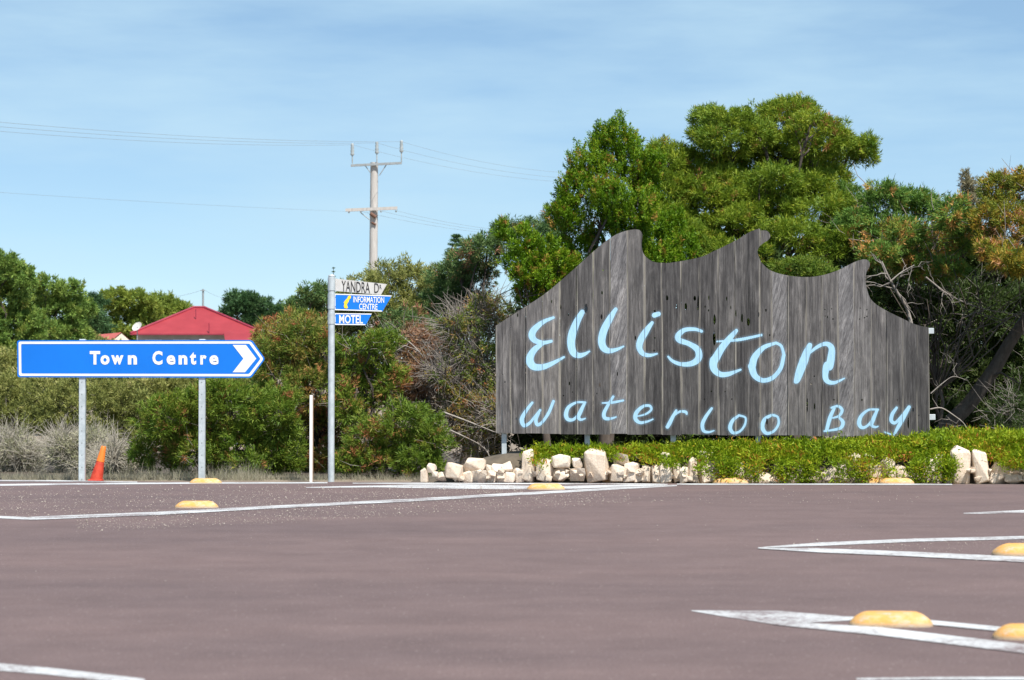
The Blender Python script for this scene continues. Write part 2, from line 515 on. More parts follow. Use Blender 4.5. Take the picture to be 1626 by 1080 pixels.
G = {   # leaf palettes: tint 0 .. 1
 'cypress': [(0.0, (0.03, 0.085, 0.003)), (0.5, (0.095, 0.19, 0.005)), (0.88, (0.20, 0.28, 0.010)), (0.97, (0.30, 0.17, 0.04))],
 'wattle':  [(0.0, (0.055, 0.105, 0.010)), (0.5, (0.125, 0.175, 0.014)), (0.85, (0.21, 0.23, 0.020)), (0.97, (0.26, 0.12, 0.05))],
 'green':   [(0.0, (0.045, 0.095, 0.010)), (0.5, (0.105, 0.155, 0.017)), (0.82, (0.17, 0.19, 0.028)), (0.93, (0.27, 0.12, 0.05))],
 'bronze':  [(0.0, (0.05, 0.10, 0.015)), (0.4, (0.13, 0.165, 0.026)), (0.62, (0.23, 0.16, 0.045)), (0.9, (0.30, 0.105, 0.05))],
 'rust':    [(0.0, (0.09, 0.10, 0.03)), (0.35, (0.20, 0.115, 0.055)), (0.7, (0.25, 0.13, 0.085)), (1.0, (0.33, 0.22, 0.15))],
 'teal':    [(0.0, (0.04, 0.085, 0.028)), (0.5, (0.085, 0.14, 0.045)), (0.85, (0.16, 0.19, 0.06)), (0.96, (0.30, 0.14, 0.09))],
 'olive':   [(0.0, (0.075, 0.09, 0.024)), (0.5, (0.155, 0.165, 0.045)), (0.85, (0.25, 0.235, 0.085)), (1.0, (0.32, 0.27, 0.14))],
 'orange':  [(0.0, (0.05, 0.09, 0.012)), (0.35, (0.13, 0.15, 0.018)), (0.62, (0.26, 0.19, 0.022)), (0.85, (0.36, 0.16, 0.05)), (1.0, (0.40, 0.23, 0.13))],
 'amber':   [(0.0, (0.04, 0.10, 0.018)), (0.55, (0.10, 0.17, 0.03)), (0.78, (0.20, 0.21, 0.035)), (0.93, (0.36, 0.19, 0.06))],
 'far':     [(0.0, (0.04, 0.08, 0.018)), (0.5, (0.085, 0.13, 0.026)), (0.9, (0.15, 0.175, 0.038)), (1.0, (0.20, 0.14, 0.05))],
 'faryel':  [(0.0, (0.06, 0.095, 0.016)), (0.5, (0.125, 0.155, 0.024)), (1.0, (0.20, 0.20, 0.04))],
 'pine':    [(0.0, (0.02, 0.05, 0.020)), (0.5, (0.04, 0.085, 0.030)), (1.0, (0.07, 0.115, 0.04))],
 'pale':    [(0.0, (0.17, 0.16, 0.085)), (0.5, (0.28, 0.25, 0.15)), (1.0, (0.40, 0.33, 0.20))],
 'greyveg': [(0.0, (0.17, 0.18, 0.095)), (0.45, (0.30, 0.295, 0.19)), (0.8, (0.42, 0.395, 0.30)), (1.0, (0.50, 0.46, 0.39))],
 'dark':    [(0.0, (0.030, 0.06, 0.012)), (0.5, (0.06, 0.095, 0.022)), (1.0, (0.10, 0.125, 0.035))],  # leaves darkened to stand for shade under the trees and behind the sign
 'creeper': [(0.0, (0.075, 0.13, 0.005)), (0.45, (0.16, 0.235, 0.008)), (0.78, (0.25, 0.29, 0.014)), (0.9, (0.38, 0.28, 0.02)), (1.0, (0.34, 0.12, 0.03))],
}
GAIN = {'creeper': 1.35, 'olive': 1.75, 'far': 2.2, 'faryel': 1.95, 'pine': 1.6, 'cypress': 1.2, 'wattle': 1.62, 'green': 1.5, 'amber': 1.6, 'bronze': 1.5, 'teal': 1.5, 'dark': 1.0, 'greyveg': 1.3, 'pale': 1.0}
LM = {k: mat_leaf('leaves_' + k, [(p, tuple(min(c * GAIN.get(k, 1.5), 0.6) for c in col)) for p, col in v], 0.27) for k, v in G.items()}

# ================================================================== SETTING
def terrain_z(x, y):
    t = np.clip((y - 45.0) / 255.0, 0, 1)
    z = 6.0 * t * t * (3 - 2 * t) * 0.9 + 0.4 * np.clip((y - 45) / 60, 0, 1)
    z = z + 0.12 * np.sin(x * 0.11 + y * 0.07) * np.clip((y - 40) / 40, 0, 1)
    return z - 0.012

def build_ground():
    ys = np.concatenate([np.linspace(-60, 0, 7), np.linspace(4, 60, 40), np.geomspace(63, 5000, 50)])
    xs = np.concatenate([-np.geomspace(4000, 6, 40), np.linspace(-5.5, 5.5, 23), np.geomspace(6, 4000, 40)])
    X, Y = np.meshgrid(xs, ys)
    Z = terrain_z(X, Y)
    V = np.stack([X, Y, Z], -1).reshape(-1, 3)
    nx, ny = len(xs), len(ys)
    i = (np.arange(ny - 1)[:, None] * nx + np.arange(nx - 1)[None, :]).ravel()
    F = np.stack([i, i + 1, i + nx + 1, i + nx], -1)
    o = np_mesh('ground', V, F, M['soil'], smooth=True)
    tag(o, 'dry sandy ground of the verge and the heath beyond the road', kind='structure')
build_ground()

# road sheet: far edge drawn from the photograph, near side behind the camera
edge = [(-300, 762.0), (0, 763.0), (210, 764.5), (420, 765.2), (640, 765.5), (900, 767.0), (1200, 768.0), (1560, 769.0), (1900, 769.5)]
ev = [gnd(*e) for e in edge]
rv = [Vector((-70, ev[0].y + 1.5, 0))] + ev + [Vector((70, ev[-1].y - 0.5, 0)), Vector((70, -25, 0)), Vector((-70, -25, 0))]
def sheet(name, pts, z, mat, parent=None):
    bm = bmesh.new()
    f = bm.faces.new([bm.verts.new((p.x, p.y, z)) for p in pts])
    bm.normal_update()
    if f.normal.z < 0: f.normal_flip()
    bmesh.ops.triangulate(bm, faces=[f])
    return from_bm(name, bm, mat, parent)
road = sheet('road', rv, 0.0, M['asphalt'])
tag(road, 'purple brown asphalt of the wide road junction', kind='structure')

STRIPE_Z = [0]
def stripe(pix, w_top, label=None):
    """painted line along a pixel path; w in pixels of apparent height, drawn on the ground"""
    up, dn = [], []
    for (x, y), w in zip(pix, w_top):
        up.append(gnd(x, y - w / 2)); dn.append(gnd(x, y + w / 2))
    STRIPE_Z[0] += 1
    o = sheet('painted_line', up + dn[::-1], 0.002 + (STRIPE_Z[0] % 3) * 0.0009, M['line'], road)
    return o
stripe([(-60, 819), (48, 824)], [3.5, 4])
stripe([(47, 824), (250, 816), (430, 806), (640, 795.5), (830, 784.5)], [5, 5, 4.5, 4.5, 4.2])
stripe([(830, 784.5), (960, 777), (1075, 771)], [4.2, 3.4, 2.4])
stripe([(-80, 771.3), (150, 768.6), (320, 767.4), (520, 767.0)], [3.0, 2.6, 2.2, 1.8])
stripe([(-80, 763.2), (90, 764.1), (218, 766.0)], [2.0, 2.0, 1.2])
stripe([(486, 774.5), (600, 772.5), (700, 772.2), (830, 774.5), (900, 774.5), (1000, 771.2), (1060, 769.6)], [1.0, 3.2, 7.4, 6.0, 5.0, 3.5, 2.0])
stripe([(560, 767.8), (700, 768.0), (900, 768.6), (1055, 769.0)], [1.2, 2.0, 2.2, 1.2])
stripe([(1075, 769.4), (1300, 769.4), (1512, 769.8)], [2.0, 2.0, 2.0])
stripe([(1530, 815.6), (1640, 812.2), (1720, 810)], [2.0, 5.0, 5.0])
stripe([(1204, 870.5), (1300, 865.0), (1450, 858.5), (1720, 852)], [1.0, 5.5, 5.0, 5.0])
stripe([(1203, 871.5), (1300, 874.8), (1450, 881), (1720, 894)], [1.0, 6.8, 7.5, 9.0])
stripe([(1098, 970.5), (1160, 976.0), (1230, 981.5), (1350, 983.0)], [1.0, 11, 22, 6.0])
stripe([(1228, 990), (1400, 1004), (1720, 1043)], [6.0, 13, 15])
stripe([(1350, 983.5), (1480, 990), (1720, 1013)], [6, 7, 7])
stripe([(-60, 1055), (80, 1067), (230, 1084)], [12, 11, 10])
stripe([(1360, 1080), (1500, 1078.5), (1720, 1079)], [3, 4, 5])

def build_gravel():
    rng = np.random.default_rng(5)
    # loose stones swept between the lanes: band north of the long line, band in the lower wedge
    P = []
    def band(x0, x1, fy0, fy1, n):
        px = rng.uniform(x0, x1, n); t = rng.beta(1.4, 1.4, n)
        for a, b in zip(px, t):
            y = fy0(a) + (fy1(a) - fy0(a)) * b
            g = gnd(a, y); P.append((g.x, g.y))
    line = lambda x: np.interp(x, [0, 48, 430, 830, 1075], [822, 824, 806, 784.5, 771])
    band(-40, 830, lambda x: 770.0, lambda x: line(x), 4200)
    band(120, 1000, lambda x: line(x) + 2, lambda x: line(x) + 26, 2200)
    band(830, 1500, lambda x: 776, lambda x: 800, 350)
    band(1260, 1660, lambda x: 858, lambda x: 882 - (1626 - x) * 0.02, 420)
    band(0, 1620, lambda x: 800, lambda x: 1078, 260)
    P = np.array(P); n = len(P)
    base = np.array([[1, 0, 0], [0, 1, 0], [-1, 0, 0], [0, -1, 0], [0, 0, 0.9], [0, 0, -0.3]], float)
    f = np.array([[0, 1, 4], [1, 2, 4], [2, 3, 4], [3, 0, 4], [1, 0, 5], [2, 1, 5], [3, 2, 5], [0, 3, 5]])
    s = np.clip(rng.lognormal(-5.6, 0.42, n), 0.002, 0.012) * np.clip((P[:, 1] - 5) / 13, 0.25, 1.0)
    ang = rng.uniform(0, 6.28, n); ca, sa = np.cos(ang), np.sin(ang)
    B = base[None] * rng.uniform(0.6, 1.3, (n, 6, 1)) * s[:, None, None]
    X = B[..., 0] * ca[:, None] - B[..., 1] * sa[:, None]; Yv = B[..., 0] * sa[:, None] + B[..., 1] * ca[:, None]
    V = np.stack([X + P[:, :1], Yv + P[:, 1:], B[..., 2] + s[:, None] * 0.25], -1).reshape(-1, 3)
    F = (f[None] + (np.arange(n) * 6)[:, None, None]).reshape(-1, 3)
    o = np_mesh('loose_gravel', V, F, M['gravel'])
    tag(o, 'loose pale gravel scattered over the asphalt', 'gravel', kind='stuff')
build_gravel()

litter = from_lists('shaded_litter', [(-14, 26.9, 0.0), (-1.3, 27.0, 0.0), (9, 27.0, 0.0), (14, 26.9, 0.0), (14, 43, 0.0), (-14, 43, 0.0)], [(0, 1, 2, 3, 4, 5)], M['litter'])  # dark sheet: shade below the board and scrub put into the ground colour
tag(litter, 'litter sheet coloured dark for the shade under the roadside scrub', kind='structure')
# earth bank behind the rubble wall
def build_bank():
    xs = np.linspace(-1.6, 9.5, 60)
    prof = [(25.36, -0.03), (25.42, 0.08), (25.5, 0.22), (25.62, 0.27), (26.2, 0.29), (27.2, 0.30), (28.3, 0.2), (29.3, -0.03)]
    V, F = [], []
    for i, x in enumerate(xs):
        k = np.clip((x + 1.25) / 1.3, 0, 1); k = k * k * (3 - 2 * k)
        for (y, z) in prof:
            V.append((x, y + 0.05 * math.sin(x * 3.1), max(z, -0.03) * k - 0.03 * (1 - k) + 0.03 * k * math.sin(x * 2.3 + y * 3)))
    n = len(prof)
    for i in range(len(xs) - 1):
        for j in range(n - 1):
            a = i * n + j
            F.append((a, a + n, a + n + 1, a + 1))
    o = from_lists('earth_bank', V, F, M['bank'], smooth=True)
    tag(o, 'low earth bank held up behind the rubble wall', kind='structure')
build_bank()

# ================================================================== WELCOME SIGN
YB = 26.3
def z1(x, y): return (770 + x / 4.319, 340 + y / 4.319)
def z2(x, y): return (1120 + x / 4.319, 340 + y / 4.319)
def z3(x, y): return (770 + x / 4.395, 560 + y / 4.395)
def z4(x, y): return (1120 + x / 4.395, 560 + y / 4.395)

def smooth_poly(pts, n=4):
    """Catmull-Rom through points"""
    P = [np.array(p, float) for p in pts]
    out = []
    for i in range(len(P) - 1):
        p0 = P[max(i - 1, 0)]; p1 = P[i]; p2 = P[i + 1]; p3 = P[min(i + 2, len(P) - 1)]
        for k in range(n):
            t = k / n
            out.append(0.5 * ((2 * p1) + (-p0 + p2) * t + (2 * p0 - 5 * p1 + 4 * p2 - p3) * t * t + (-p0 + 3 * p1 - 3 * p2 + p3) * t ** 3))
    out.append(P[-1])
    return out

top_a = [z1(*p) for p in [(75, 765), (230, 665), (400, 555), (510, 465), (630, 360), (780, 225), (860, 165), (910, 135), (980, 112), (1040, 105), (1068, 116), (1080, 145), (1076, 190), (1078, 240), (1097, 285), (1150, 325), (1220, 335), (1300, 330), (1470, 298), (1560, 260)]]
top_b = [z2(*p) for p in [(0, 280), (90, 240), (210, 180), (300, 125), (350, 105), (377, 100)]]
top_c = [z2(*p) for p in [(377, 216), (368, 228), (358, 260), (375, 312), (402, 350), (455, 390), (560, 420), (690, 432), (800, 420), (910, 385), (1000, 340), (1060, 315), (1105, 312), (1126, 332), (1124, 365), (1105, 400), (1098, 450), (1110, 520), (1140, 590), (1220, 650), (1370, 725), (1450, 760), (1532, 778)]]
lip = [z2(*p) for p in [(379, 112), (420, 114), (438, 130), (445, 155), (430, 180), (398, 199), (379, 216)]]
outline = smooth_poly(top_a + top_b, 3) + smooth_poly(top_c, 4) + [np.array((1476.5, 693.5)), np.array((787.5, 688.0))]
seams = [787.0, 811, 835, 861, 889, 916, 942, 969, 996, 1023.5, 1051, 1082, 1110.5, 1141, 1167, 1207.4, 1225.5, 1251, 1280, 1305.5, 1331, 1356.5, 1383, 1408, 1433, 1456, 1478]

def clip_x(poly, xlim, keep_right):
    out = []
    n = len(poly)
    inside = (lambda p: p[0] >= xlim) if keep_right else (lambda p: p[0] <= xlim)
    for i in range(n):
        a, b = poly[i], poly[(i + 1) % n]
        ia, ib = inside(a), inside(b)
        if ia: out.append(a)
        if ia != ib:
            t = (xlim - a[0]) / (b[0] - a[0])
            out.append(a + (b - a) * t)
    return out

holes_px = []
for f, L in ((z1, [(803, 540, 6, 15), (692, 645, 11, 34), (800, 705, 7, 20), (572, 690, 5, 10), (1250, 575, 9, 19), (1315, 635, 7, 20), (1378, 635, 11, 27), (1440, 578, 10, 19), (1462, 612, 6, 62), (1510, 635, 5, 10), (1535, 575, 5, 18), (1575, 725, 10, 40), (1573, 850, 11, 56), (1165, 665, 8, 8), (1032, 850, 5, 18), (1165, 850, 5, 9), (1160, 937, 5, 9), (520, 640, 4, 22), (458, 600, 4, 14), (225, 690, 5, 18), (810, 385, 4, 8)]),
             (z2, [(252, 715, 8, 32), (295, 740, 13, 30), (415, 660, 6, 12), (146, 580, 5, 18), (175, 640, 4, 17), (22, 660, 5, 10), (22, 580, 4, 14), (210, 680, 4, 28), (367, 690, 4, 22), (1062, 645, 4, 5), (1108, 655, 4, 6), (1108, 702, 5, 6), (1092, 711, 6, 5), (1058, 720, 5, 4), (820, 655, 5, 4), (865, 650, 5, 4), (838, 706, 4, 10), (875, 720, 5, 6), (822, 700, 4, 5), (442, 830, 6, 8)]),
             (z3, [(119, 450, 3.6, 108), (590, 215, 5, 15), (802, 225, 6, 18), (548, 300, 5, 6), (610, 275, 4, 5), (782, 285, 5, 6), (925, 150, 4, 15), (218, 462, 5, 11), (1580, 270, 5, 6), (1530, 325, 4, 6), (845, 315, 4, 6), (140, 205, 4, 10), (118, 150, 4, 7)]),
             (z4, [(40, 270, 5, 6), (138, 272, 5, 6), (185, 325, 5, 6), (763, 375, 6, 28), (710, 365, 5, 58), (738, 220, 4, 9), (760, 165, 5, 7), (898, 330, 6, 6), (1093, 330, 6, 7), (1450, 400, 6, 15), (1416, 490, 7, 44), (430, 482, 6, 22), (375, 435, 4, 22), (1490, 438, 4, 6), (1340, 330, 4, 5)])):
    for (x, y, a, b) in L:
        p = f(x, y)
        holes_px.append((p[0], p[1], a / 4.35, b / 4.35))

wsign = empty('welcome_sign', (at(1132, 690, YB + 0.1).x, YB + 0.1, 0.3),
              'weathered grey plank town sign with wave shaped top and pale blue lettering', 'sign')
rng0 = random.Random(3)
plank_front = []
GAP = 0.2
used_holes = []
FRONT = Vector((0, -1, 0))

def plank_mesh(poly, holes, yf, thick):
    loops = [poly] + holes
    flat, ring = [], []
    for lp in loops:
        ring.append((len(flat), len(lp)))
        flat += lp
    tris = tessellate_polygon([[Vector((p[0], -p[1], 0)) for p in lp] for lp in loops])
    n = len(flat)
    W = [at(p[0], p[1], yf) for p in flat]
    V = [(w.x, yf, w.z) for w in W] + [(w.x, yf + thick, w.z) for w in W]
    F = []
    for t in tris:
        a, b, c = t
        A, B, C = Vector(V[a]), Vector(V[b]), Vector(V[c])
        if (B - A).cross(C - A).y > 0: b, c = c, b
        F.append((a, b, c)); F.append((a + n, c + n, b + n))
    for (s, m) in ring:
        for k in range(m):
            i, j = s + k, s + (k + 1) % m
            F.append((i, j, j + n, i + n))
    bm = bmesh.new()
    vv = [bm.verts.new(v) for v in V]
    for f in F:
        try: bm.faces.new([vv[i] for i in f])
        except ValueError: pass
    bmesh.ops.recalc_face_normals(bm, faces=bm.faces[:])
    return bm

for i in range(len(seams) - 1):
    x0, x1 = seams[i] + GAP, seams[i + 1] - GAP
    poly = clip_x(clip_x(outline, x0, True), x1, False)
    dz = rng0.uniform(-0.8, 0.8)
    poly = [np.array((p[0], p[1] + (dz if p[1] > 680 else 0))) for p in poly]
    clean = []
    for p in poly:
        if not clean or np.linalg.norm(p - clean[-1]) > 0.15: clean.append(p)
    if np.linalg.norm(clean[0] - clean[-1]) < 0.15: clean.pop()
    hl = []
    for (hx, hy, a, b) in holes_px:
        if seams[i] <= hx < seams[i + 1]:
            a2 = min(a, (x1 - x0) / 2 - 1)
            cx = min(max(hx, x0 + a2 + 0.5), x1 - a2 - 0.5)
            if any(abs(cx - q[0]) < a2 + q[2] + .3 and abs(hy - q[1]) < b + q[3] + .3 for q in used_holes): continue
            used_holes.append((cx, hy, a2, b))
            nh = 8
            hl.append([np.array((cx + a2 * math.cos(k * 2 * math.pi / nh) * rng0.uniform(.75, 1.1), hy + b * math.sin(k * 2 * math.pi / nh) * rng0.uniform(.8, 1.05))) for k in range(nh)])
    yf = YB + rng0.uniform(-0.009, 0.009)
    plank_front.append((seams[i], seams[i + 1], yf))
    from_bm('plank', plank_mesh(clean, hl, yf, 0.024), M['wood_pale' if seams[i] in (1225.5, 1331, 969) else 'wood'], wsign)
yl = [q for q in plank_front if q[0] == 1207.4][0][2]
from_bm('plank', plank_mesh([np.array(p) for p in smooth_poly(lip, 3)], [], yl, 0.024), M['wood'], wsign)

# posts and rails behind the planks
def post_px(parent, px, wpx, py0, py1, Y, depth, mat, name='post', bev=0.004):
    a = at(px - wpx / 2, py1, Y); b = at(px + wpx / 2, py0, Y)
    return from_bm(name, box_bm(a.x, b.x, Y, Y + depth, a.z, b.z, bev), mat, parent)
for px, top in ((800.5, 525), (932.5, 440), (1069, 430), (1204, 430), (1340, 445), (1452, 530)):
    post_px(wsign, px, 8, top, 745, YB + 0.075, 0.05, M['galv'])
for py, x1 in ((525.5, 1483.2), (662.5, 1485.5)):
    a = at(792, py + 4.5, YB + 0.03); b = at(x1, py - 4.5, YB + 0.03)
    from_bm('rail', box_bm(a.x, b.x, YB + 0.032, YB + 0.074, a.z, b.z, 0.003), M['galv'], wsign)

# brush lettering: distance field to each stroke, meshed on the plank fronts
def S(f, L): return [(f(x, y)[0], f(x, y)[1], w / 4.35) for (x, y, w) in L]
LET = [
 ('E', [S(z1, [(470, 710, 18), (400, 740, 30), (340, 790, 44), (322, 832, 48), (345, 868, 38), (400, 882, 28), (455, 872, 20)]),
        S(z1, [(400, 885, 26), (345, 925, 40), (312, 975, 50), (311, 1018, 54), (340, 1048, 48), (400, 1048, 40), (470, 1020, 28), (542, 981, 15)])]),
 ('l', [S(z1, [(668, 672, 34), (630, 740, 48), (600, 820, 56), (591, 890, 54), (606, 948, 48), (640, 970, 38), (680, 962, 26), (716, 942, 12)])]),
 ('l', [S(z1, [(897, 653, 26), (855, 720, 44), (815, 800, 52), (801, 870, 52), (815, 918, 48), (850, 938, 36), (900, 930, 24), (950, 908, 12)])]),
 ('i', [S(z1, [(1162, 694, 34), (1190, 685, 32)]),
        S(z1, [(1147, 745, 22), (1100, 810, 44), (1066, 870, 46), (1060, 920, 40), (1085, 958, 32), (1130, 969, 24), (1180, 958, 12)])]),
 ('s', [S(z1, [(1486, 804, 20), (1440, 790, 24), (1370, 795, 30), (1326, 832, 40), (1334, 865, 38), (1400, 890, 34), (1458, 930, 44), (1465, 988, 46), (1420, 1024, 38), (1350, 1030, 28), (1290, 1010, 22), (1257, 978, 14)])]),
 ('t', [S(z2, [(212, 800, 26), (160, 860, 42), (112, 920, 48), (70, 990, 56)]) + S(z4, [(58, 60, 56), (60, 112, 48), (100, 150, 38), (160, 150, 32), (246, 119, 14)]),
        S(z2, [(80, 874, 12), (230, 862, 22), (383, 830, 18)])]),
 ('o', [S(z2, [(485, 884, 20), (400, 915, 32), (340, 980, 46), (322, 1040, 50)]) + S(z4, [(325, 100, 50), (345, 160, 42), (400, 194, 32), (470, 175, 30), (525, 110, 28), (545, 30, 26)]) + S(z2, [(537, 960, 22), (520, 905, 20), (485, 884, 20)])]),
 ('n', [S(z2, [(716, 900, 34), (692, 960, 54), (668, 1030, 56)]) + S(z4, [(690, 50, 60), (660, 130, 56), (640, 190, 42), (628, 206, 20)]),
        S(z2, [(700, 965, 16), (770, 910, 24), (830, 890, 30), (866, 920, 42), (862, 990, 52), (850, 1045, 54)]) + S(z4, [(850, 90, 52), (836, 150, 44), (850, 198, 34), (900, 210, 24), (970, 180, 10)])]),
 ('W', [S(z3, [(330, 350, 18), (285, 410, 24), (258, 465, 30), (272, 508, 26), (310, 493, 20), (350, 445, 18), (385, 402, 18)]),
        S(z3, [(378, 420, 16), (356, 470, 24), (367, 503, 24), (400, 485, 20), (445, 420, 22), (478, 340, 20)])]),
 ('a', [S(z3, [(700, 348, 16), (640, 348, 16), (585, 380, 24), (566, 430, 30), (580, 466, 26), (620, 465, 20), (660, 420, 18), (695, 358, 18)]),
        S(z3, [(697, 350, 18), (668, 410, 28), (652, 450, 26), (670, 468, 18), (700, 460, 10)])]),
 ('t', [S(z3, [(895, 308, 18), (860, 365, 22), (832, 420, 26), (836, 455, 26), (870, 462, 20), (915, 450, 10)]),
        S(z3, [(820, 352, 10), (890, 348, 18), (965, 334, 14)])]),
 ('e', [S(z3, [(1065, 444, 10), (1120, 430, 14), (1160, 400, 16), (1150, 372, 18), (1105, 375, 20), (1060, 415, 28), (1050, 460, 28), (1080, 488, 22), (1130, 482, 16), (1172, 465, 10)])]),
 ('r', [S(z3, [(1335, 405, 18), (1310, 450, 24), (1290, 490, 28), (1274, 518, 26)]),
        S(z3, [(1320, 440, 12), (1360, 412, 16), (1400, 414, 20), (1408, 428, 14)])]),
 ('l', [S(z3, [(1582, 390, 18), (1540, 450, 24), (1518, 500, 26), (1526, 545, 22), (1560, 555, 16), (1598, 545, 10)])]),
 ('o', [S(z4, [(235, 438, 16), (190, 475, 24), (173, 525, 28), (195, 560, 22), (240, 550, 16), (275, 505, 16), (280, 455, 14), (235, 438, 16)])]),
 ('o', [S(z4, [(465, 435, 18), (415, 465, 26), (398, 520, 30), (425, 562, 24), (475, 550, 18), (510, 500, 18), (505, 450, 16), (465, 435, 18)])]),
 ('B', [S(z4, [(900, 388, 20), (870, 455, 28), (846, 543, 24)]),
        S(z4, [(880, 385, 14), (925, 374, 18), (954, 400, 22), (935, 440, 18), (890, 456, 12)]),
        S(z4, [(930, 450, 14), (960, 485, 26), (945, 525, 22), (890, 540, 16), (830, 548, 12)])]),
 ('a', [S(z4, [(1205, 398, 16), (1140, 400, 16), (1090, 440, 24), (1073, 490, 30), (1090, 522, 24), (1125, 515, 18), (1165, 470, 18), (1195, 405, 18)]),
        S(z4, [(1200, 400, 18), (1172, 465, 28), (1160, 505, 24), (1185, 520, 16), (1205, 515, 10)])]),
 ('y', [S(z4, [(1335, 385, 18), (1305, 430, 26), (1298, 475, 26), (1325, 490, 22), (1365, 450, 20), (1422, 380, 24)]),
        S(z4, [(1422, 380, 24), (1380, 460, 28), (1345, 520, 26), (1318, 572, 14)]),
        S(z4, [(1252, 555, 9), (1275, 564, 11), (1302, 571, 9)])]),
]
def stroke_samples(st):
    P = np.array(smooth_poly(st, 12))
    return P
def letter_mesh(name, strokes, parent, cell=0.55, halo=3.4):
    P = np.concatenate([stroke_samples(s) for s in strokes])
    x0, y0 = (P[:, 0] - P[:, 2] / 2).min() - halo, (P[:, 1] - P[:, 2] / 2).min() - halo
    x1, y1 = (P[:, 0] + P[:, 2] / 2).max() + halo, (P[:, 1] + P[:, 2] / 2).max() + halo
    gx = np.arange(x0, x1 + cell, cell); gy = np.arange(y0, y1 + cell, cell)
    # snap grid columns to plank seams so that paint stops at every joint
    X, Y = np.meshgrid(gx, gy)
    D = np.full(X.shape, -99.0)
    for p in P:
        D = np.maximum(D, p[2] / 2 - np.hypot(X - p[0], Y - p[1]))
    ok = D > -halo
    H = np.zeros(X.shape, bool)
    for (hx, hy, a, b) in used_holes:
        H |= ((X - hx) / (a * 1.0)) ** 2 + ((Y - hy) / (b * 1.0)) ** 2 < 1
    nx = len(gx)
    V, F, A = [], [], []
    fy = np.interp
    for (s0, s1, yf) in plank_front:
        a, b = s0 + GAP + 0.12, s1 - GAP - 0.12
        cols = np.where((gx[1:] > a) & (gx[:-1] < b))[0]
        if len(cols) == 0: continue
        base = len(V); idx = {}
        for c in cols:
            for r in range(len(gy) - 1):
                q = [(r, c), (r, c + 1), (r + 1, c + 1), (r + 1, c)]
                if not (ok[r, c] or ok[r, c + 1] or ok[r + 1, c] or ok[r + 1, c + 1]): continue
                if H[r, c] or H[r, c + 1] or H[r + 1, c] or H[r + 1, c + 1]: continue
                f = []
                for k in q:
                    if k not in idx:
                        idx[k] = len(V)
                        xx = min(max(gx[k[1]], a), b)
                        w = at(xx, gy[k[0]], yf - 0.0016)
                        V.append((w.x, yf - 0.0016, w.z)); A.append(max(D[k], -halo))
                    f.append(idx[k])
                F.append(f[::-1])
    return np_mesh(name, np.array(V), np.array(F), M['letter'], parent, {'edge': ('POINT', A)})
for ch, st in LET:
    o = letter_mesh('letter', st, wsign)
    o['label'] = 'pale blue brushed letter ' + ch

# ================================================================== ROAD SIGNS
def text_pieces(s, ext=0.0):
    cu = bpy.data.curves.new('t', 'FONT')
    cu.body = s; cu.size = 1.0; cu.offset = ext; cu.resolution_u = 3
    ob = bpy.data.objects.new('t', cu)
    COL.objects.link(ob)
    bpy.context.view_layer.update()
    dg = bpy.context.evaluated_depsgraph_get()
    me = bpy.data.meshes.new_from_object(ob.evaluated_get(dg))
    bpy.data.objects.remove(ob); bpy.data.curves.remove(cu)
    n = len(me.vertices)
    co = np.zeros(n * 3); me.vertices.foreach_get('co', co); co = co.reshape(-1, 3)
    F = [tuple(p.vertices) for p in me.polygons]
    bpy.data.meshes.remove(me)
    return co, F

def text_px(name, s, box, mapper, mat, parent, ext=0.0, shear=0.0):
    """fit text into the pixel box (x0, y0 top, x1, y1 bottom)"""
    co, F = text_pieces(s, ext)
    lo, hi = co.min(0), co.max(0)
    u = (co[:, 0] - lo[0]) / (hi[0] - lo[0]); v = (co[:, 1] - lo[1]) / (hi[1] - lo[1])
    x0, y0, x1, y1 = box
    V = [mapper(x0 + a * (x1 - x0) + shear * b, y1 + b * (y0 - y1)) for a, b in zip(u, v)]
    o = from_lists(name, V, F, mat, parent)
    return o

# --- finger board 'Town Centre'
YT = 26.05
tsign = empty('direction_sign', (at(222, 762, YT + .05).x, YT + .05, 0), 'blue arrow shaped direction sign reading Town Centre on two steel posts', 'sign')
def rounded(pts, r, n=4):
    out = []
    m = len(pts)
    for i in range(m):
        p = Vector(pts[i]); a = (Vector(pts[i - 1]) - p).normalized(); b = (Vector(pts[(i + 1) % m]) - p).normalized()
        for k in range(n + 1):
            t = k / n
            q0, q1 = p + a * r, p + b * r
            q = q0 * (1 - t) ** 2 + p * 2 * t * (1 - t) + q1 * t * t
            out.append(q)
    return out
def tpoly(name, pix, y, thick, mat, bevel=0.0):
    return prism(name, [at(x, yy, y) for x, yy in pix], FRONT, thick, mat, tsign, bevel)
outer = [(27, 540.5), (400, 540), (421, 570), (399, 600), (27.5, 599)]
tpoly('panel', [tuple(p) for p in rounded([Vector(p) for p in outer], 4)], YT, 0.012, M['blue'])
def frame_ring(name, po, pi, y, mat):
    V = [at(p[0], p[1], y) for p in po] + [at(p[0], p[1], y) for p in pi]
    n = len(po)
    F = [(i, (i + 1) % n, (i + 1) % n + n, i + n) for i in range(n)]
    return from_lists(name, V, F, mat, tsign)
po = rounded([Vector(p) for p in [(29.5, 542.5), (398.3, 542), (418.5, 570), (397.5, 597.8), (30, 597)]], 3.5)
pi = rounded([Vector(p) for p in [(33.5, 546.3), (396.0, 545.8), (413.6, 570), (395.3, 594), (34, 593.3)]], 2.0)
frame_ring('border', po, pi, YT - 0.0025, M['alu'])
ch_pix = [(369.5, 547.8), (390.5, 547.8), (407, 569.5), (389, 591.2), (369.5, 591.2), (386.5, 569.5)]
from_lists('chevron', [at(x, y, YT - 0.0025) for x, y in ch_pix], [(0, 1, 2, 5), (5, 2, 3, 4)], M['alu'], tsign)
tm = lambda x, y: at(x, y, YT - 0.003)
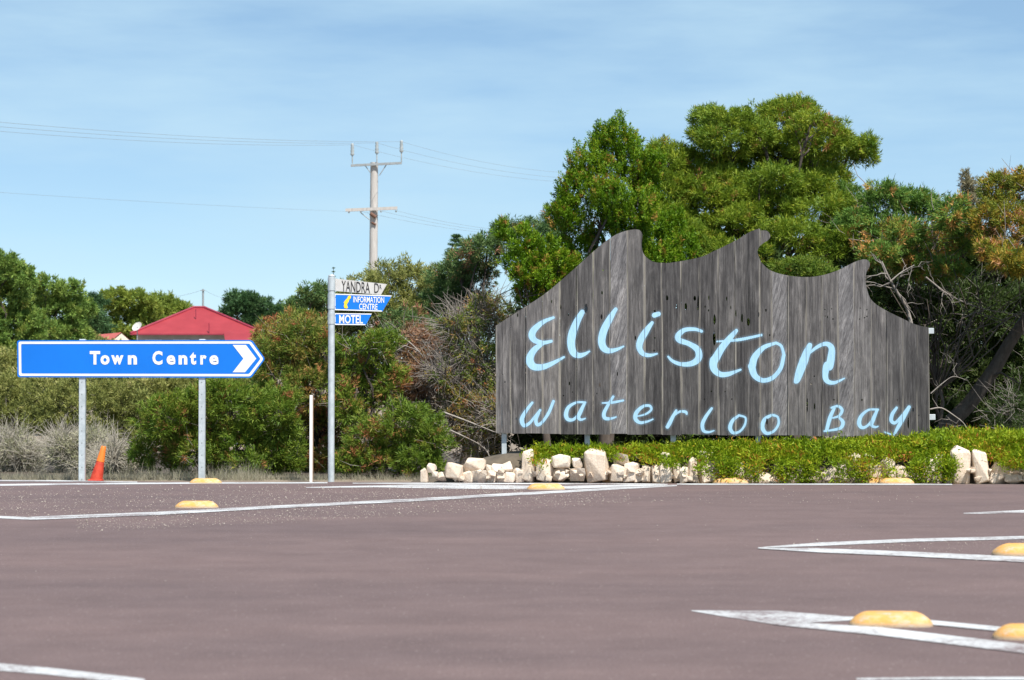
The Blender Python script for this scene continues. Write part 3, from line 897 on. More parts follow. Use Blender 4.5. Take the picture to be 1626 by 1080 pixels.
for c, bx in (('T', (142.5, 557.5, 159, 579)), ('o', (159.5, 564, 174, 579.3)), ('w', (176.5, 564.2, 196, 579)), ('n', (203, 564, 217.5, 579)),
              ('C', (242, 557.3, 258, 579.4)), ('e', (264.5, 564, 278.5, 579.3)), ('n', (283.5, 564, 297.5, 579)), ('t', (301.5, 559, 311.5, 579.2)), ('r', (318, 564, 328, 579)), ('e', (332.5, 564, 347, 579.3))):
    o = text_px('letter', c, bx, tm, M['alu'], tsign, 0.034 if c == 'e' else 0.044)
    o['label'] = 'white letter ' + c
for px in (130, 320.3):
    p = post_px(tsign, px, 11, 538.5, 764, YT + 0.014, 0.075, M['galv'])
    for k in range(9):
        cc = at(px, 607 + k * 19.3, YT + 0.013)
        b = bmesh.new(); bmesh.ops.create_cone(b, cap_ends=True, segments=8, radius1=0.0065, radius2=0.0065, depth=0.003, matrix=Matrix.Translation(cc) @ Matrix.Rotation(R(90), 4, 'X'))
        o = from_bm('bolt_hole', b, M['steelgrey'], None); o.parent = p
        base = Vector(p.parent.location) + Vector(p.location); o.location = -base

# --- street name post
YS = 25.7
ssign = empty('street_sign', (at(526, 765, YS).x, YS, 0), 'tall round steel street post carrying three pointed name blades', 'sign')
pc = at(525.8, 764.5, YS); ptop = at(525.8, 439, YS)
tube('post', [(pc.x, YS, -0.05), (pc.x, YS, ptop.z)], 0.0345, M['galv'], ssign, 16)
tube('post_cap', [(pc.x, YS, ptop.z - 0.001), (pc.x, YS, ptop.z + 0.012), (pc.x, YS, ptop.z + 0.02)], [0.037, 0.036, 0.02], M['galv'], ssign, 16)
def blade(yaw, quad, mat, rim, ptmin, ptmax, sleeve):
    d = Vector((math.cos(R(yaw)), math.sin(R(yaw)), 0)); n = Vector((math.sin(R(yaw)), -math.cos(R(yaw)), 0))
    p0 = Vector((pc.x, YS, 1.5)) + n * 0.012
    mp = lambda x, y, off=0.0: on_plane(x, y, p0 + n * off, n)
    b = prism('blade', [mp(x, y) for x, y in quad], n, 0.012, mat, ssign)
    if rim:
        for (a, c) in ((quad[0], quad[1]), (quad[3], quad[2])):
            dy = 1.6 if a is quad[0] else -1.6
            prism('blade_edge', [mp(a[0], a[1], .002), mp(c[0], c[1], .002), mp(c[0] - 1.0, c[1] + dy, .002), mp(a[0], a[1] + dy, .002)], n, 0.0015, M['alu'], ssign)
        prism('blade_edge', [mp(quad[0][0] + 0.2, quad[0][1] + 1.7, .002), mp(quad[0][0] + 3.8, quad[0][1] + 1.7, .002), mp(quad[3][0] + 3.8, quad[3][1] - 1.7, .002), mp(quad[3][0] + 0.2, quad[3][1] - 1.7, .002)], n, 0.0015, M['alu'], ssign)
    z_lo, z_hi = at(525, sleeve[1], YS).z, at(525, sleeve[0], YS).z
    tube('sleeve', [(pc.x, YS, z_lo), (pc.x, YS, z_hi)], 0.0405, M['galv'], ssign, 16)
    for yy in (0.22, 0.8):
        c = mp(quad[0][0] + 3.0, quad[0][1] + (quad[3][1] - quad[0][1]) * yy, 0.004)
        bm = bmesh.new(); bmesh.ops.create_cone(bm, cap_ends=True, segments=8, radius1=0.006, radius2=0.005, depth=0.005, matrix=Matrix.Translation(c) @ Matrix.Rotation(R(90), 4, 'X'))
        from_bm('bolt', bm, M['black'], ssign)
    return mp
mp = blade(48, [(529, 442.0), (614.5, 451.3), (605, 468.2), (529, 461.8)], M['greyblade'], False, 0, 0, (441, 461.5))
text_px('lettering', 'YANDRA', (542.5, 446.4, 587.5, 463.0), lambda x, y: mp(x, y + (x - 542) * 0.072 - 0.9, .004), M['black'], ssign, 0.0)['label'] = 'black lettering YANDRA'
text_px('lettering', 'D', (594.5, 450.0, 601.8, 465.2), lambda x, y: mp(x, y - 0.2, .004), M['black'], ssign, 0.0)['label'] = 'black lettering D'
text_px('lettering', 'R', (602.8, 452.0, 606, 459), lambda x, y: mp(x, y, .004), M['black'], ssign, 0.0)['label'] = 'small raised black letter R'
mp = blade(14, [(529, 466.3), (622.3, 469.3), (607, 494.8), (529, 492.4)], M['blue'], True, 0, 0, (466, 490.5))
text_px('lettering', 'INFORMATION', (561, 471.0, 610, 480.6), lambda x, y: mp(x, y + (x - 561) * 0.02 - .3, .004), M['alu'], ssign, 0.012)['label'] = 'white lettering INFORMATION'
text_px('lettering', 'CENTRE', (570.2, 482.0, 599.4, 491.6), lambda x, y: mp(x, y + (x - 570) * 0.02 - .1, .004), M['alu'], ssign, 0.012)['label'] = 'white lettering CENTRE'
ic = [(553.5, 469.6), (556.0, 469.3), (557.6, 471.3), (556.6, 474.0), (554.6, 475.5), (553.4, 479.5), (550.8, 483.2), (551.6, 486.2), (552.6, 488.6), (550.8, 490.0), (547.0, 489.4), (546.0, 486.0), (546.8, 482.4), (545.8, 480.4), (548.0, 477.0), (551.4, 473.6), (552.4, 471.0)]
from_lists('symbol', [mp(x, y, .004) for x, y in ic], [tuple(range(len(ic)))], M['yellow'], ssign)['label'] = 'yellow slanting information symbol'
mp = blade(14, [(529, 497.3), (590.5, 498.0), (580.5, 516.4), (529, 515.8)], M['blue'], True, 0, 0, (497, 514.5))
text_px('lettering', 'MOTEL', (538.6, 500.0, 576.2, 513.6), lambda x, y: mp(x, y + (x - 538) * 0.012, .004), M['alu'], ssign, 0.02)['label'] = 'white lettering MOTEL'

# --- guide post
YG = 25.8
g0 = at(494, 765, YG)
gpost = empty('guide_post', (g0.x, YG, 0), 'slim white roadside guide post beside the street sign', 'post')
a, b = at(491.3, 765, YG), at(497.2, 627.5, YG)
from_bm('face', box_bm(a.x, b.x - 0.006, YG, YG + 0.012, -0.05, b.z, 0.002), M['post_white'], gpost)
from_bm('brown_strip', box_bm(a.x + 0.004, b.x, YG + 0.0125, YG + 0.06, -0.05, b.z - 0.004, 0.002), M['post_brown'], gpost)  # brown strip showing along the right of the white face

# --- battered traffic cone, leaning
YC = 26.3
c0 = at(154, 764, YC)
cone = empty('traffic_cone', (c0.x, YC, 0), 'battered orange and red traffic cone leaning behind the blue sign', 'cone')
ax0, ax1 = at(152, 766, YC), at(164.8, 708.5, YC)
def axp(t): return ax0 + (ax1 - ax0) * t
sC = sc(YC)
tube('body', [axp(0.0), axp(0.25), axp(0.58)], [10.6 * sC, 9.0 * sC, 6.2 * sC], M['conered'], cone, 20)
tube('collar', [axp(0.575), axp(0.6), axp(0.85), axp(0.98), axp(1.0)], [6.6 * sC, 6.5 * sC, 4.7 * sC, 4.0 * sC, 3.2 * sC], M['orange'], cone, 20)
from_bm('base_plate', box_bm(ax0.x - 11 * sC, ax0.x + 11 * sC, YC - 11 * sC, YC + 11 * sC, -0.02, 0.008, 0.004), M['conered'], cone)

# ================================================================== LANE SEPARATOR DOMES
def dome_mesh():
    bm = bmesh.new()
    nu, nv = 14, 6
    L, W, H = 0.5, 0.30, 0.165       # unit length along x
    rows = []
    for j in range(nv + 1):
        t = j / nv
        h = H * (1 - (1 - t) ** 1.25)
        row = []
        for i in range(24):
            a = i * 2 * math.pi / 24
            ca, sa = math.cos(a), math.sin(a)
            e = 0.7
            x = L * math.copysign(abs(ca) ** e, ca) * (1 - 0.40 * t ** 1.6)
            y = W * math.copysign(abs(sa) ** e, sa) * (1 - 0.72 * t ** 2.2)
            row.append(bm.verts.new((x, y, h)))
        rows.append(row)
    for j in range(nv):
        for i in range(24):
            bm.faces.new((rows[j][i], rows[j][(i + 1) % 24], rows[j + 1][(i + 1) % 24], rows[j + 1][i]))
    bm.faces.new(rows[-1])
    base = [bm.verts.new((v.co.x * 1.0, v.co.y * 1.0, -0.05)) for v in rows[0]]
    for i in range(24):
        bm.faces.new((base[i], base[(i + 1) % 24], rows[0][(i + 1) % 24], rows[0][i]))
    me = bpy.data.meshes.new('lane_dome'); bm.to_mesh(me); bm.free()
    me.polygons.foreach_set('use_smooth', [True] * len(me.polygons))
    me.materials.append(M['dome'])
    return me
DM = dome_mesh()
for (px, py, w, lab) in [
    (1420, 996, 134, 'large yellow painted concrete dome on the nearest white wedge'),
    (1652, 1017, 138, 'yellow concrete dome cut by the right edge, beside the nearest one'),
    (1640, 883, 118, 'yellow concrete dome cut by the right edge in the V of white lines'),
    (310, 807, 70, 'yellow concrete dome on the long white line below the Town Centre sign'),
    (325, 768, 52, 'small yellow concrete dome at the foot of the Town Centre sign post'),
    (867, 778, 62, 'yellow concrete dome on white paint in front of the rubble wall'),
    (974, 766.5, 40, 'small pale yellow dome against the broad upright wall stone'),
    (1161, 767.8, 58, 'yellow concrete dome in front of the creeper covered wall'),
    (1394, 767.6, 52, 'yellow dome below the word Bay, left of a touching pair'),
    (1426, 768.2, 56, 'yellow dome below the word Bay, right of a touching pair')]:
    o = bpy.data.objects.new('lane_dome', DM)
    COL.objects.link(o)
    g = gnd(px, py)
    wm = w * g.y / FPX
    o.location = (g.x, g.y + wm * 0.25, 0.0)
    o.scale = (wm, wm, wm * (1.0 if py > 960 else 0.95))
    o.rotation_euler = (0, 0, R({996: -6, 1017: -6, 883: 3}.get(py, 4)))
    tag(o, lab, 'traffic dome', 'yellow traffic domes on the junction')

# ================================================================== RUBBLE WALL
def rock_mesh(seed, flat=False):
    r = random.Random(seed)
    bm = bmesh.new()
    if flat:        # squarish slab: jittered corners
        for sx in (-1, 1):
            for sy in (-1, 1):
                for sz in (-1, 1): bm.verts.new((sx * r.uniform(.26, .5), sy * r.uniform(.3, .5), sz * r.uniform(.34, .5)))
        for _ in range(5): bm.verts.new((r.uniform(-.35, .35), -r.uniform(.42, .54), r.uniform(-.4, .4)))
        bm.verts.new((r.uniform(-.2, .2), 0, .56)); bm.verts.new((r.uniform(.45, .52), 0, r.uniform(-.2, .2))); bm.verts.new((-r.uniform(.45, .52), 0, r.uniform(-.2, .2)))
    for _ in range(0 if flat else 13):
        v = Vector((r.uniform(-1, 1), r.uniform(-1, 1), r.uniform(-1, 1)))
        m = max(abs(v.x), abs(v.y), abs(v.z))
        v = v / m * r.uniform(0.82, 1.0)
        v = v * 0.75 + v.normalized() * 0.25
        bm.verts.new(v * 0.5)
    r_ = bmesh.ops.convex_hull(bm, input=bm.verts[:])
    for v in [v for v in bm.verts if not v.link_faces]: bm.verts.remove(v)
    co = [v.co.copy() for v in bm.verts]
    lo = Vector([min(c[i] for c in co) for i in range(3)]); hi = Vector([max(c[i] for c in co) for i in range(3)])
    for v in bm.verts:
        v.co = Vector([(v.co[i] - lo[i]) / (hi[i] - lo[i]) - 0.5 for i in range(3)])
    bmesh.ops.bevel(bm, geom=bm.edges[:], offset=0.035, segments=1, affect='EDGES', clamp_overlap=True)
    bmesh.ops.recalc_face_normals(bm, faces=bm.faces[:])
    me = bpy.data.meshes.new('stone'); bm.to_mesh(me); bm.free()
    me.materials.append(M['limestone'])
    return me
ROCKS = [rock_mesh(40 + k) for k in range(14)]
SLABS = [rock_mesh(90 + k, True) for k in range(8)]
wall = empty('rubble_wall', (2.2, 25.3, 0), 'low retaining wall of rough pale limestone rubble below the timber sign', 'wall')
rr = random.Random(11)
def stone(x0, x1, y0, y1, Y=25.25, dep=None, yaw=None):
    a, b = at(x0, y1, Y), at(x1, y0, Y)
    w, h = b.x - a.x, b.z - a.z
    o = bpy.data.objects.new('stone', rr.choice(SLABS if h > 1.15 * w or rr.random() < .12 else ROCKS)); COL.objects.link(o)
    d = dep if dep else min(max((w + h) / 2, 0.1), 0.3)
    o.parent = wall
    o.scale = (w * 1.12, d, h * 1.1)
    o.rotation_euler = (rr.uniform(-.12, .12), rr.uniform(-.16, .16), rr.uniform(-.4, .4))
    o.location = Vector(((a.x + b.x) / 2, Y + d * 0.42, (a.z + b.z) / 2)) - wall.location
for s in [(830, 850, 714, 764), (852, 879, 726, 764), (876, 905, 722, 742), (879, 906, 741, 764), (906, 928, 743, 764), (908, 926, 728, 744), (928, 966, 714, 765),
          (968, 992, 738, 765), (975, 999, 721, 738), (990, 1013, 735, 765), (1004, 1020, 744, 766), (1020, 1034, 739, 766), (1035, 1050, 738, 767), (1048, 1067, 736, 767), (1049, 1066, 718, 737), (1068, 1082, 733, 766), (1081, 1094, 742, 767), (1093, 1107, 727, 767),
          (678, 692, 736, 751), (668, 679, 744, 765), (692, 708, 750, 765), (706, 735, 736, 760), (737, 770, 727, 749), (770, 780, 738, 750), (735, 752, 748, 766), (748, 772, 748, 766), (772, 790, 747, 766), (781, 797, 737, 750), (788, 802, 749, 766), (797, 813, 733, 751), (802, 818, 750, 766), (815, 832, 744, 766),
          (1509, 1540, 709, 769), (1547, 1572, 714, 769), (1577, 1610, 734, 756), (1573, 1598, 752, 769), (1597, 1622, 751, 769), (1608, 1632, 738, 756), (1500, 1512, 748, 769), (1622, 1650, 745, 769), (1650, 1690, 730, 769)]:
    stone(*s, Y=25.25 + rr.uniform(-0.03, 0.05))
x = 1107
while x < 1500:
    w = rr.uniform(13, 30); t = rr.uniform(716, 738)
    stone(x, x + w, t if rr.random() < .6 else t + 14, 767.5, Y=25.30 + rr.uniform(-.02, .06))
    x += w * 0.95
for k in range(60):      # small chinking stones
    x = rr.uniform(670, 1100) if rr.random() < .7 else rr.uniform(1500, 1620)
    y = rr.uniform(748, 765); w = rr.uniform(5, 12)
    stone(x, x + w, y - w * .7, y + 1, Y=25.2 + rr.uniform(0, .08))

# ================================================================== VEGETATION
def unit(v): return v / (np.linalg.norm(v, axis=-1, keepdims=True) + 1e-9)

def leaf_cloud(blobs, rng, dens, tr, nl, L, W, up=0.5, spread=0.6, out=0.8, lump=0.2, thin=1.0, zmin=0.02, dry=0.0, tint_s=0.16, shell=0.4, tip=0.0, elong=1.3, girth=0.75):
    """tufts of leaf blades spread through the outer volume of ellipsoid blobs (center, radii)"""
    C = np.array([b[0] for b in blobs]); Rr = np.array([b[1] for b in blobs])
    T, Ax, Od = [], [], []
    for c, r in zip(C, Rr):
        area = 4 * np.pi * ((r[0] * r[1]) ** 1.6 / 3 + (r[0] * r[2]) ** 1.6 / 3 + (r[1] * r[2]) ** 1.6 / 3) ** (1 / 1.6)
        n = max(int(area * dens), 6)
        d = unit(rng.normal(size=(n, 3)))
        k1, k2, k3 = rng.normal(size=(3, 3)) * 2.6
        bumpv = (np.sin(d @ k1 + rng.uniform(0, 6)) + np.sin(d @ k2 * 1.7 + rng.uniform(0, 6)) + 0.7 * np.sin(d @ k3 * 2.9)) / 2.7
        rad = (1 + lump * bumpv) * (1 - shell * rng.random(n) ** 1.5)
        p = c + d * r * rad[:, None]
        keep = np.ones(n, bool)
        q = np.linalg.norm((p[:, None, :] - C[None]) / Rr[None], axis=2)
        q[:, np.all(np.isclose(C, c), axis=1)] = 9.0
        keep &= ~((q.min(1) < 0.66) & (rng.random(n) < 0.9))
        keep &= p[:, 2] > zmin
        keep &= ~((d[:, 2] < -0.55) & (rng.random(n) < 0.45))
        T.append(p[keep]); Od.append(d[keep]); Ax.append(unit(d[keep] * out + np.array([0, 0, up])))
    T = np.concatenate(T); Ax = np.concatenate(Ax); Od = np.concatenate(Od)
    Ax = unit(Ax + rng.normal(size=Ax.shape) * 0.28)
    nt = len(T)
    tint_t = np.clip(rng.normal(0.42, tint_s, nt), 0, 1)
    # patches of dry / coloured tips shared by neighbouring tufts
    k = rng.normal(size=(3, 3)) * 2.2
    patch = (np.sin(T @ k[0]) + np.sin(T @ k[1] * 1.6 + 1) + np.sin(T @ k[2] * 2.3 + 2)) / 3
    tint_t = tint_t + 0.14 * patch + np.where(rng.random(nt) < dry * (0.4 + 1.2 * (patch > 0.1)), 0.45, 0)
    size = rng.uniform(0.65, 1.35, nt)
    m = rng.poisson(nl, nt) + 2
    idx = np.repeat(np.arange(nt), m)
    n = len(idx)
    ax = Ax[idx]; s = (tr * size)[idx][:, None]
    off = unit(rng.normal(size=(n, 3))) * (rng.random((n, 1)) ** 0.5)
    u = rng.random((n, 1))
    base = T[idx] + ax * (u - 0.4) * elong * s + off * s * girth * (1.0 - 0.5 * u)
    d = unit(ax * 0.8 + off * spread + rng.normal(size=(n, 3)) * 0.35)
    ln = L * rng.uniform(0.6, 1.35, (n, 1)); wd = W * rng.uniform(0.7, 1.3, (n, 1))
    nrm = unit(Od[idx] * 0.7 + np.array([0, 0, 0.35]) + off * 0.8 + rng.normal(size=(n, 3)) * 0.45)
    side = unit(np.cross(d, nrm))
    bend = np.array([0, 0, -1.0]) * ln * rng.uniform(-0.1, 0.25, (n, 1))
    mid = base + d * ln * 0.25
    V = np.stack([mid + side * wd * 0.5, base + d * ln + bend, mid - side * wd * 0.5 - d * ln * 0.25], 1).reshape(-1, 3)
    V[:, 2] = np.maximum(V[:, 2], zmin - 0.02)
    F = np.arange(n * 3).reshape(-1, 3)
    tint = np.clip(tint_t[idx] + rng.normal(0, 0.09, n) + tip * u[:, 0], 0, 1)
    return V, F, tint

def limb(p0, p1, r0, r1, rng, n=6, wob=0.08):
    p0, p1 = np.array(p0, float), np.array(p1, float)
    t = np.linspace(0, 1, n)[:, None]
    P = p0 + (p1 - p0) * t
    ln = np.linalg.norm(p1 - p0)
    w = rng.normal(size=(n, 3)) * wob * ln * (np.sin(t * np.pi))
    w[:, 2] += (np.sin(t * np.pi) * ln * 0.06)[:, 0]
    return P + w, r0 + (r1 - r0) * t[:, 0]

def twig_cloud(blobs, rng, n, L, r, zmin=0.02, up=0.3):
    out = []
    for c, rad in blobs:
        for _ in range(n):
            d = unit(rng.normal(size=3))
            p = np.array(c) + d * rad * rng.uniform(0.2, 0.95)
            if p[2] < zmin: continue
            dd = unit(d * 0.7 + rng.normal(size=3) * 0.7 + np.array([0, 0, up]))
            l = L * rng.uniform(0.5, 1.4)
            q = p + dd * l * 0.5 + rng.normal(size=3) * l * 0.08
            e = p + dd * l + rng.normal(size=3) * l * 0.14
            rr_ = r * rng.uniform(0.5, 1.3)
            out.append((np.array([p, q, e]), np.array([rr_, rr_ * 0.7, rr_ * 0.3])))
    return out

LEAF_TOTAL = [0]
def plant(name, label, cat, Y, blobs, pal, seed, base=None, depth=0.5, dens=60, tr=0.07, nl=14, L=0.06, W=0.011, trunk_r=0.04, group=None,
          back=0.5, limbs=True, sub=7, subshape=(1.0, 0.85), twigs=0, twig_r=0.004, twig_L=0.3, twigmat='twig', ground=None, bark='bark', part='crown', extra_limbs=None, zmin=None, **kw):
    """blobs: (px, py, rx, ry[, dY]) in photo pixels at distance Y, each a real ellipsoid of its own depth"""
    rng = np.random.default_rng(seed)
    s = sc(Y)
    B = []
    for b in blobs:
        px, py, rx, ry = b[:4]
        dy = b[4] if len(b) > 4 else rng.uniform(-0.5, 0.5) * depth
        p = at(px, py, Y + dy)
        B.append((np.array(p), np.array([rx * s, (rx * 0.6 + ry * 0.4) * s, ry * s])))
        if sub:
            p_, r_ = B.pop()
            B.append((p_, r_ * 0.78))
            for _ in range(sub):
                dd = unit(rng.normal(size=3) + np.array([0, -0.35, 0.45]))
                k = rng.uniform(0.32, 0.52)
                B.append((p_ + dd * r_ * rng.uniform(0.6, 0.8), np.array([r_[0] * subshape[0], r_[1] * subshape[0], r_[2] * subshape[1]]) * k))
        if rng.random() < back:
            q = np.array(p) + np.array([rng.uniform(-.3, .3) * rx * s, (rx + ry) * 0.5 * s * rng.uniform(0.8, 1.3), -abs(rng.uniform(0, .25)) * ry * s])
            B.append((q, np.array([rx * s, rx * s, ry * s]) * rng.uniform(0.7, 0.9)))
    cx = np.mean([b[0][0] for b in B]); cy = np.mean([b[0][1] for b in B])
    gz = float(terrain_z(np.array(cx), np.array(cy))) if ground is None else ground
    if base is None: bp = np.array([cx, cy, gz])
    else:
        q = at(base[0], base[1], Y); bp = np.array([q.x, Y, gz])
    root = empty(name, Vector(bp), label, cat, group)
    V, F, tint = leaf_cloud(B, rng, dens * 1.45, tr * 0.85, nl * 1.35, L * 0.9, W * 1.2, zmin=(gz + 0.02) if zmin is None else zmin, **kw)
    LEAF_TOTAL[0] += len(F)
    np_mesh(part, V, F, LM[pal], root, {'tint': ('FACE', tint)})
    if limbs:
        paths = []
        zc = np.mean([b[0][2] for b in B])
        fork = bp + np.array([rng.uniform(-.1, .1), 0, max((zc - gz) * 0.35, 0.1)])
        tp, trr = limb(bp - np.array([0, 0, 0.05]), fork, trunk_r * 1.25, trunk_r, rng, 5, 0.04)
        TV, TF = tube_arrays([(tp, trr)], 8)
        np_mesh('trunk', TV, TF, M[bark], root, smooth=True)
        for c, r in [b for b in B if b[1].max() > 0.55 * max(x[1].max() for x in B)]:
            p, q = limb(fork, c, trunk_r * 0.5, trunk_r * 0.15, rng, 7, 0.07)
            paths.append((p, q))
            for _ in range(3):
                d = unit(rng.normal(size=3) + np.array([0, 0, .4]))
                p2, q2 = limb(p[-2], c + d * r * 0.8, trunk_r * 0.14, trunk_r * 0.05, rng, 5, 0.1)
                paths.append((p2, q2))
        if extra_limbs:
            for (pts, r0, r1) in extra_limbs:
                P = np.array([np.array(at(a, b_, Y + dd)) for a, b_, dd in pts])
                paths.append((P, np.linspace(r0, r1, len(P))))
        TV, TF = tube_arrays(paths, 5)
        np_mesh('branches', TV, TF, M[bark], root, smooth=True)
    if twigs:
        big = max(x[1].max() for x in B)
        tw = twig_cloud([b for b in B if b[1].max() > 0.55 * big], rng, twigs, twig_L, twig_r, zmin=gz + 0.02)
        TV, TF = tube_arrays(tw, 3)
        np_mesh('twigs', TV, TF, M[twigmat], root)['kind'] = 'stuff'
    return root

EXEC_VEG = True
# ---- right hand side, behind the timber sign
plant('cypress_tree', 'bright green spiky cypress rising behind the left wave crest', 'tree', 29.0,
      [(985, 225, 26, 36), (960, 232, 22, 30), (930, 262, 30, 32), (1005, 262, 34, 36), (965, 285, 40, 40), (915, 300, 28, 30), (1025, 300, 26, 36), (1040, 262, 16, 22),
       (900, 345, 34, 34), (950, 350, 40, 40), (1000, 360, 40, 40), (920, 400, 44, 36), (1010, 400, 40, 40), (1065, 370, 28, 36), (1090, 400, 26, 28), (880, 440, 50, 40), (960, 450, 60, 40), (972, 318, 36, 36, -.4), (1018, 335, 34, 36, -.4), (1050, 415, 40, 34, -.2)],
      'cypress', 1, base=(960, 700), depth=0.5, dens=84, tr=0.08, nl=36, L=0.038, W=0.012, up=1.5, spread=0.45, out=0.75, lump=0.36, dry=0.03, trunk_r=0.08, shell=0.4, elong=2.0, girth=0.55, tip=0.22, sub=9, subshape=(0.6, 1.25))
plant('cypress_bush', 'low bright green cypress bush left of the timber sign top', 'bush', 28.6,
      [(830, 385, 30, 26), (862, 405, 36, 28), (822, 420, 24, 26), (850, 440, 40, 30), (890, 420, 30, 24), (838, 470, 28, 18), (870, 470, 40, 24), (800, 372, 12, 14)],
      'cypress', 2, base=(870, 700), depth=0.4, dens=88, tr=0.076, nl=36, L=0.038, W=0.012, up=1.3, spread=0.45, out=0.85, lump=0.36, dry=0.05, trunk_r=0.04, shell=0.4, elong=1.9, girth=0.55, tip=0.22, sub=9, subshape=(0.65, 1.15))
plant('wattle_tree', 'large spreading rounded green tree towering behind the timber sign', 'tree', 31.0,
      [(1160, 215, 62, 44), (1230, 205, 66, 44), (1290, 225, 62, 44), (1125, 195, 32, 26), (1255, 180, 50, 22), (1345, 245, 46, 26), (1372, 235, 26, 18), (1060, 260, 40, 34), (1110, 270, 60, 40), (1195, 270, 66, 40), (1280, 275, 50, 34),
       (1060, 310, 44, 38, -.5), (1120, 330, 50, 36, -.6), (1230, 322, 56, 24, -.3), (1325, 290, 30, 26, -.3), (1170, 350, 44, 26, -.9), (1290, 345, 56, 36, -.8), (1345, 350, 40, 34, -.8), (1090, 385, 50, 32, -1.0), (1245, 375, 60, 28, -1.2), (1150, 405, 40, 22, -1.3), (1310, 390, 50, 26, -1.4), (1200, 405, 30, 20, -1.5), (1140, 300, 54, 32, -.5), (1225, 295, 60, 30, -.6), (1290, 305, 44, 30, -.6), (1190, 325, 46, 24, -.7), (1060, 350, 40, 32, -.8)],
      'wattle', 3, base=(1190, 690), depth=1.0, dens=100, tr=0.085, nl=26, L=0.062, W=0.0105, up=0.5, spread=0.75, out=0.7, lump=0.2, dry=0.035, trunk_r=0.1, shell=0.32, back=0.35,
      extra_limbs=[([(1190, 560, 0), (1185, 440, 0), (1175, 370, -.1), (1150, 310, -.1), (1110, 270, 0)], 0.07, 0.02), ([(1185, 440, 0), (1225, 330, -.1), (1228, 280, -.2), (1240, 230, 0)], 0.05, 0.02), ([(1175, 370, 0), (1215, 345, -.3), (1290, 310, 0), (1340, 260, 0)], 0.04, 0.012)])
plant('rounded_bush', 'small rounded soft green bush filling the dip between the right wave crests', 'bush', 28.3,
      [(1270, 432, 44, 24), (1240, 440, 24, 18), (1300, 440, 30, 18), (1270, 480, 60, 40)], 'green', 4, base=(1270, 700), depth=0.2, dens=110, tr=0.06, nl=20, L=0.06, W=0.009, up=0.6, trunk_r=0.04)
plant('tea_tree', 'broad green shrub with orange tips right of the timber sign crest', 'tree', 30.0,
      [(1350, 320, 34, 26), (1400, 318, 40, 28), (1455, 325, 44, 28), (1505, 340, 36, 32), (1360, 365, 40, 30), (1420, 370, 50, 32), (1490, 385, 48, 34), (1530, 370, 26, 34), (1390, 405, 34, 22), (1450, 415, 40, 24), (1500, 430, 34, 18), (1350, 400, 30, 22)],
      'amber', 5, base=(1475, 700), depth=1.7, dens=105, tr=0.08, nl=24, L=0.062, W=0.0115, up=0.45, spread=0.8, lump=0.24, dry=0.16, trunk_r=0.02, twigs=10, twig_L=0.35, twig_r=0.006, back=0.4)
plant('bronze_tree', 'yellow and bronze leafed tree at the right edge with a leaning trunk', 'tree', 29.0,
      [(1580, 310, 34, 32, .2), (1625, 305, 44, 34, .3), (1680, 320, 50, 44, 0), (1565, 355, 26, 34, 0), (1610, 360, 44, 36, -.2), (1660, 380, 50, 40, -.6), (1590, 400, 38, 22, -.6), (1640, 420, 44, 24, -.8), (1700, 400, 60, 40, -.9), (1720, 330, 60, 50, -.4), (1600, 415, 34, 16, -1.0), (1760, 420, 60, 40, -.8)],
      'orange', 6, base=(1500, 690), depth=0.7, dens=92, tr=0.08, nl=24, L=0.06, W=0.012, up=0.45, spread=0.8, lump=0.24, dry=0.14, trunk_r=0.02, twigs=10, twig_L=0.35, twig_r=0.006, back=0.5, limbs=True,
      extra_limbs=[([(1490, 690, .5), (1540, 640, .5), (1580, 585, .45), (1603, 545, .4), (1640, 490, .3), (1660, 420, 0)], 0.105, 0.06), ([(1570, 600, .5), (1590, 592, .3), (1620, 610, .2)], 0.022, 0.008)])
plant('pale_shrub', 'pale dry seed topped shrub peeking above the trees at right', 'shrub', 34.0,
      [(1545, 298, 16, 22), (1532, 290, 8, 14), (1552, 330, 22, 30)], 'pale', 7, base=(1545, 700), depth=0.2, dens=90, tr=0.07, nl=14, L=0.06, W=0.012, trunk_r=0.03, ground=0.0)
plant('shade_bush', 'shade coloured understorey bush beneath the trees right of the timber sign', 'bush', 31.2,
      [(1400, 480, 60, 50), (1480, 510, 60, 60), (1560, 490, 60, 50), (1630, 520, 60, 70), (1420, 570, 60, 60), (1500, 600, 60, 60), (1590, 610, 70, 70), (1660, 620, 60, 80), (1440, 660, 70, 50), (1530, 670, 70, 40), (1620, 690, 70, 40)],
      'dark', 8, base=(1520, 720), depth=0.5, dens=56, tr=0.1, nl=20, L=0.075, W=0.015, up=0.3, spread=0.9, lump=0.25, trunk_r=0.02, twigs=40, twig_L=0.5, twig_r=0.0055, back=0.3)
plant('bank_shrub', 'small wispy olive shrub on the bank at the right edge', 'shrub', 27.9,
      [(1600, 655, 34, 34), (1625, 672, 30, 24), (1585, 682, 22, 16)], 'dark', 9, base=(1600, 700), depth=0.2, dens=60, tr=0.07, nl=10, L=0.07, W=0.009, up=0.8, lump=0.3, trunk_r=0.02, twigs=14, twig_L=0.3, ground=0.25)
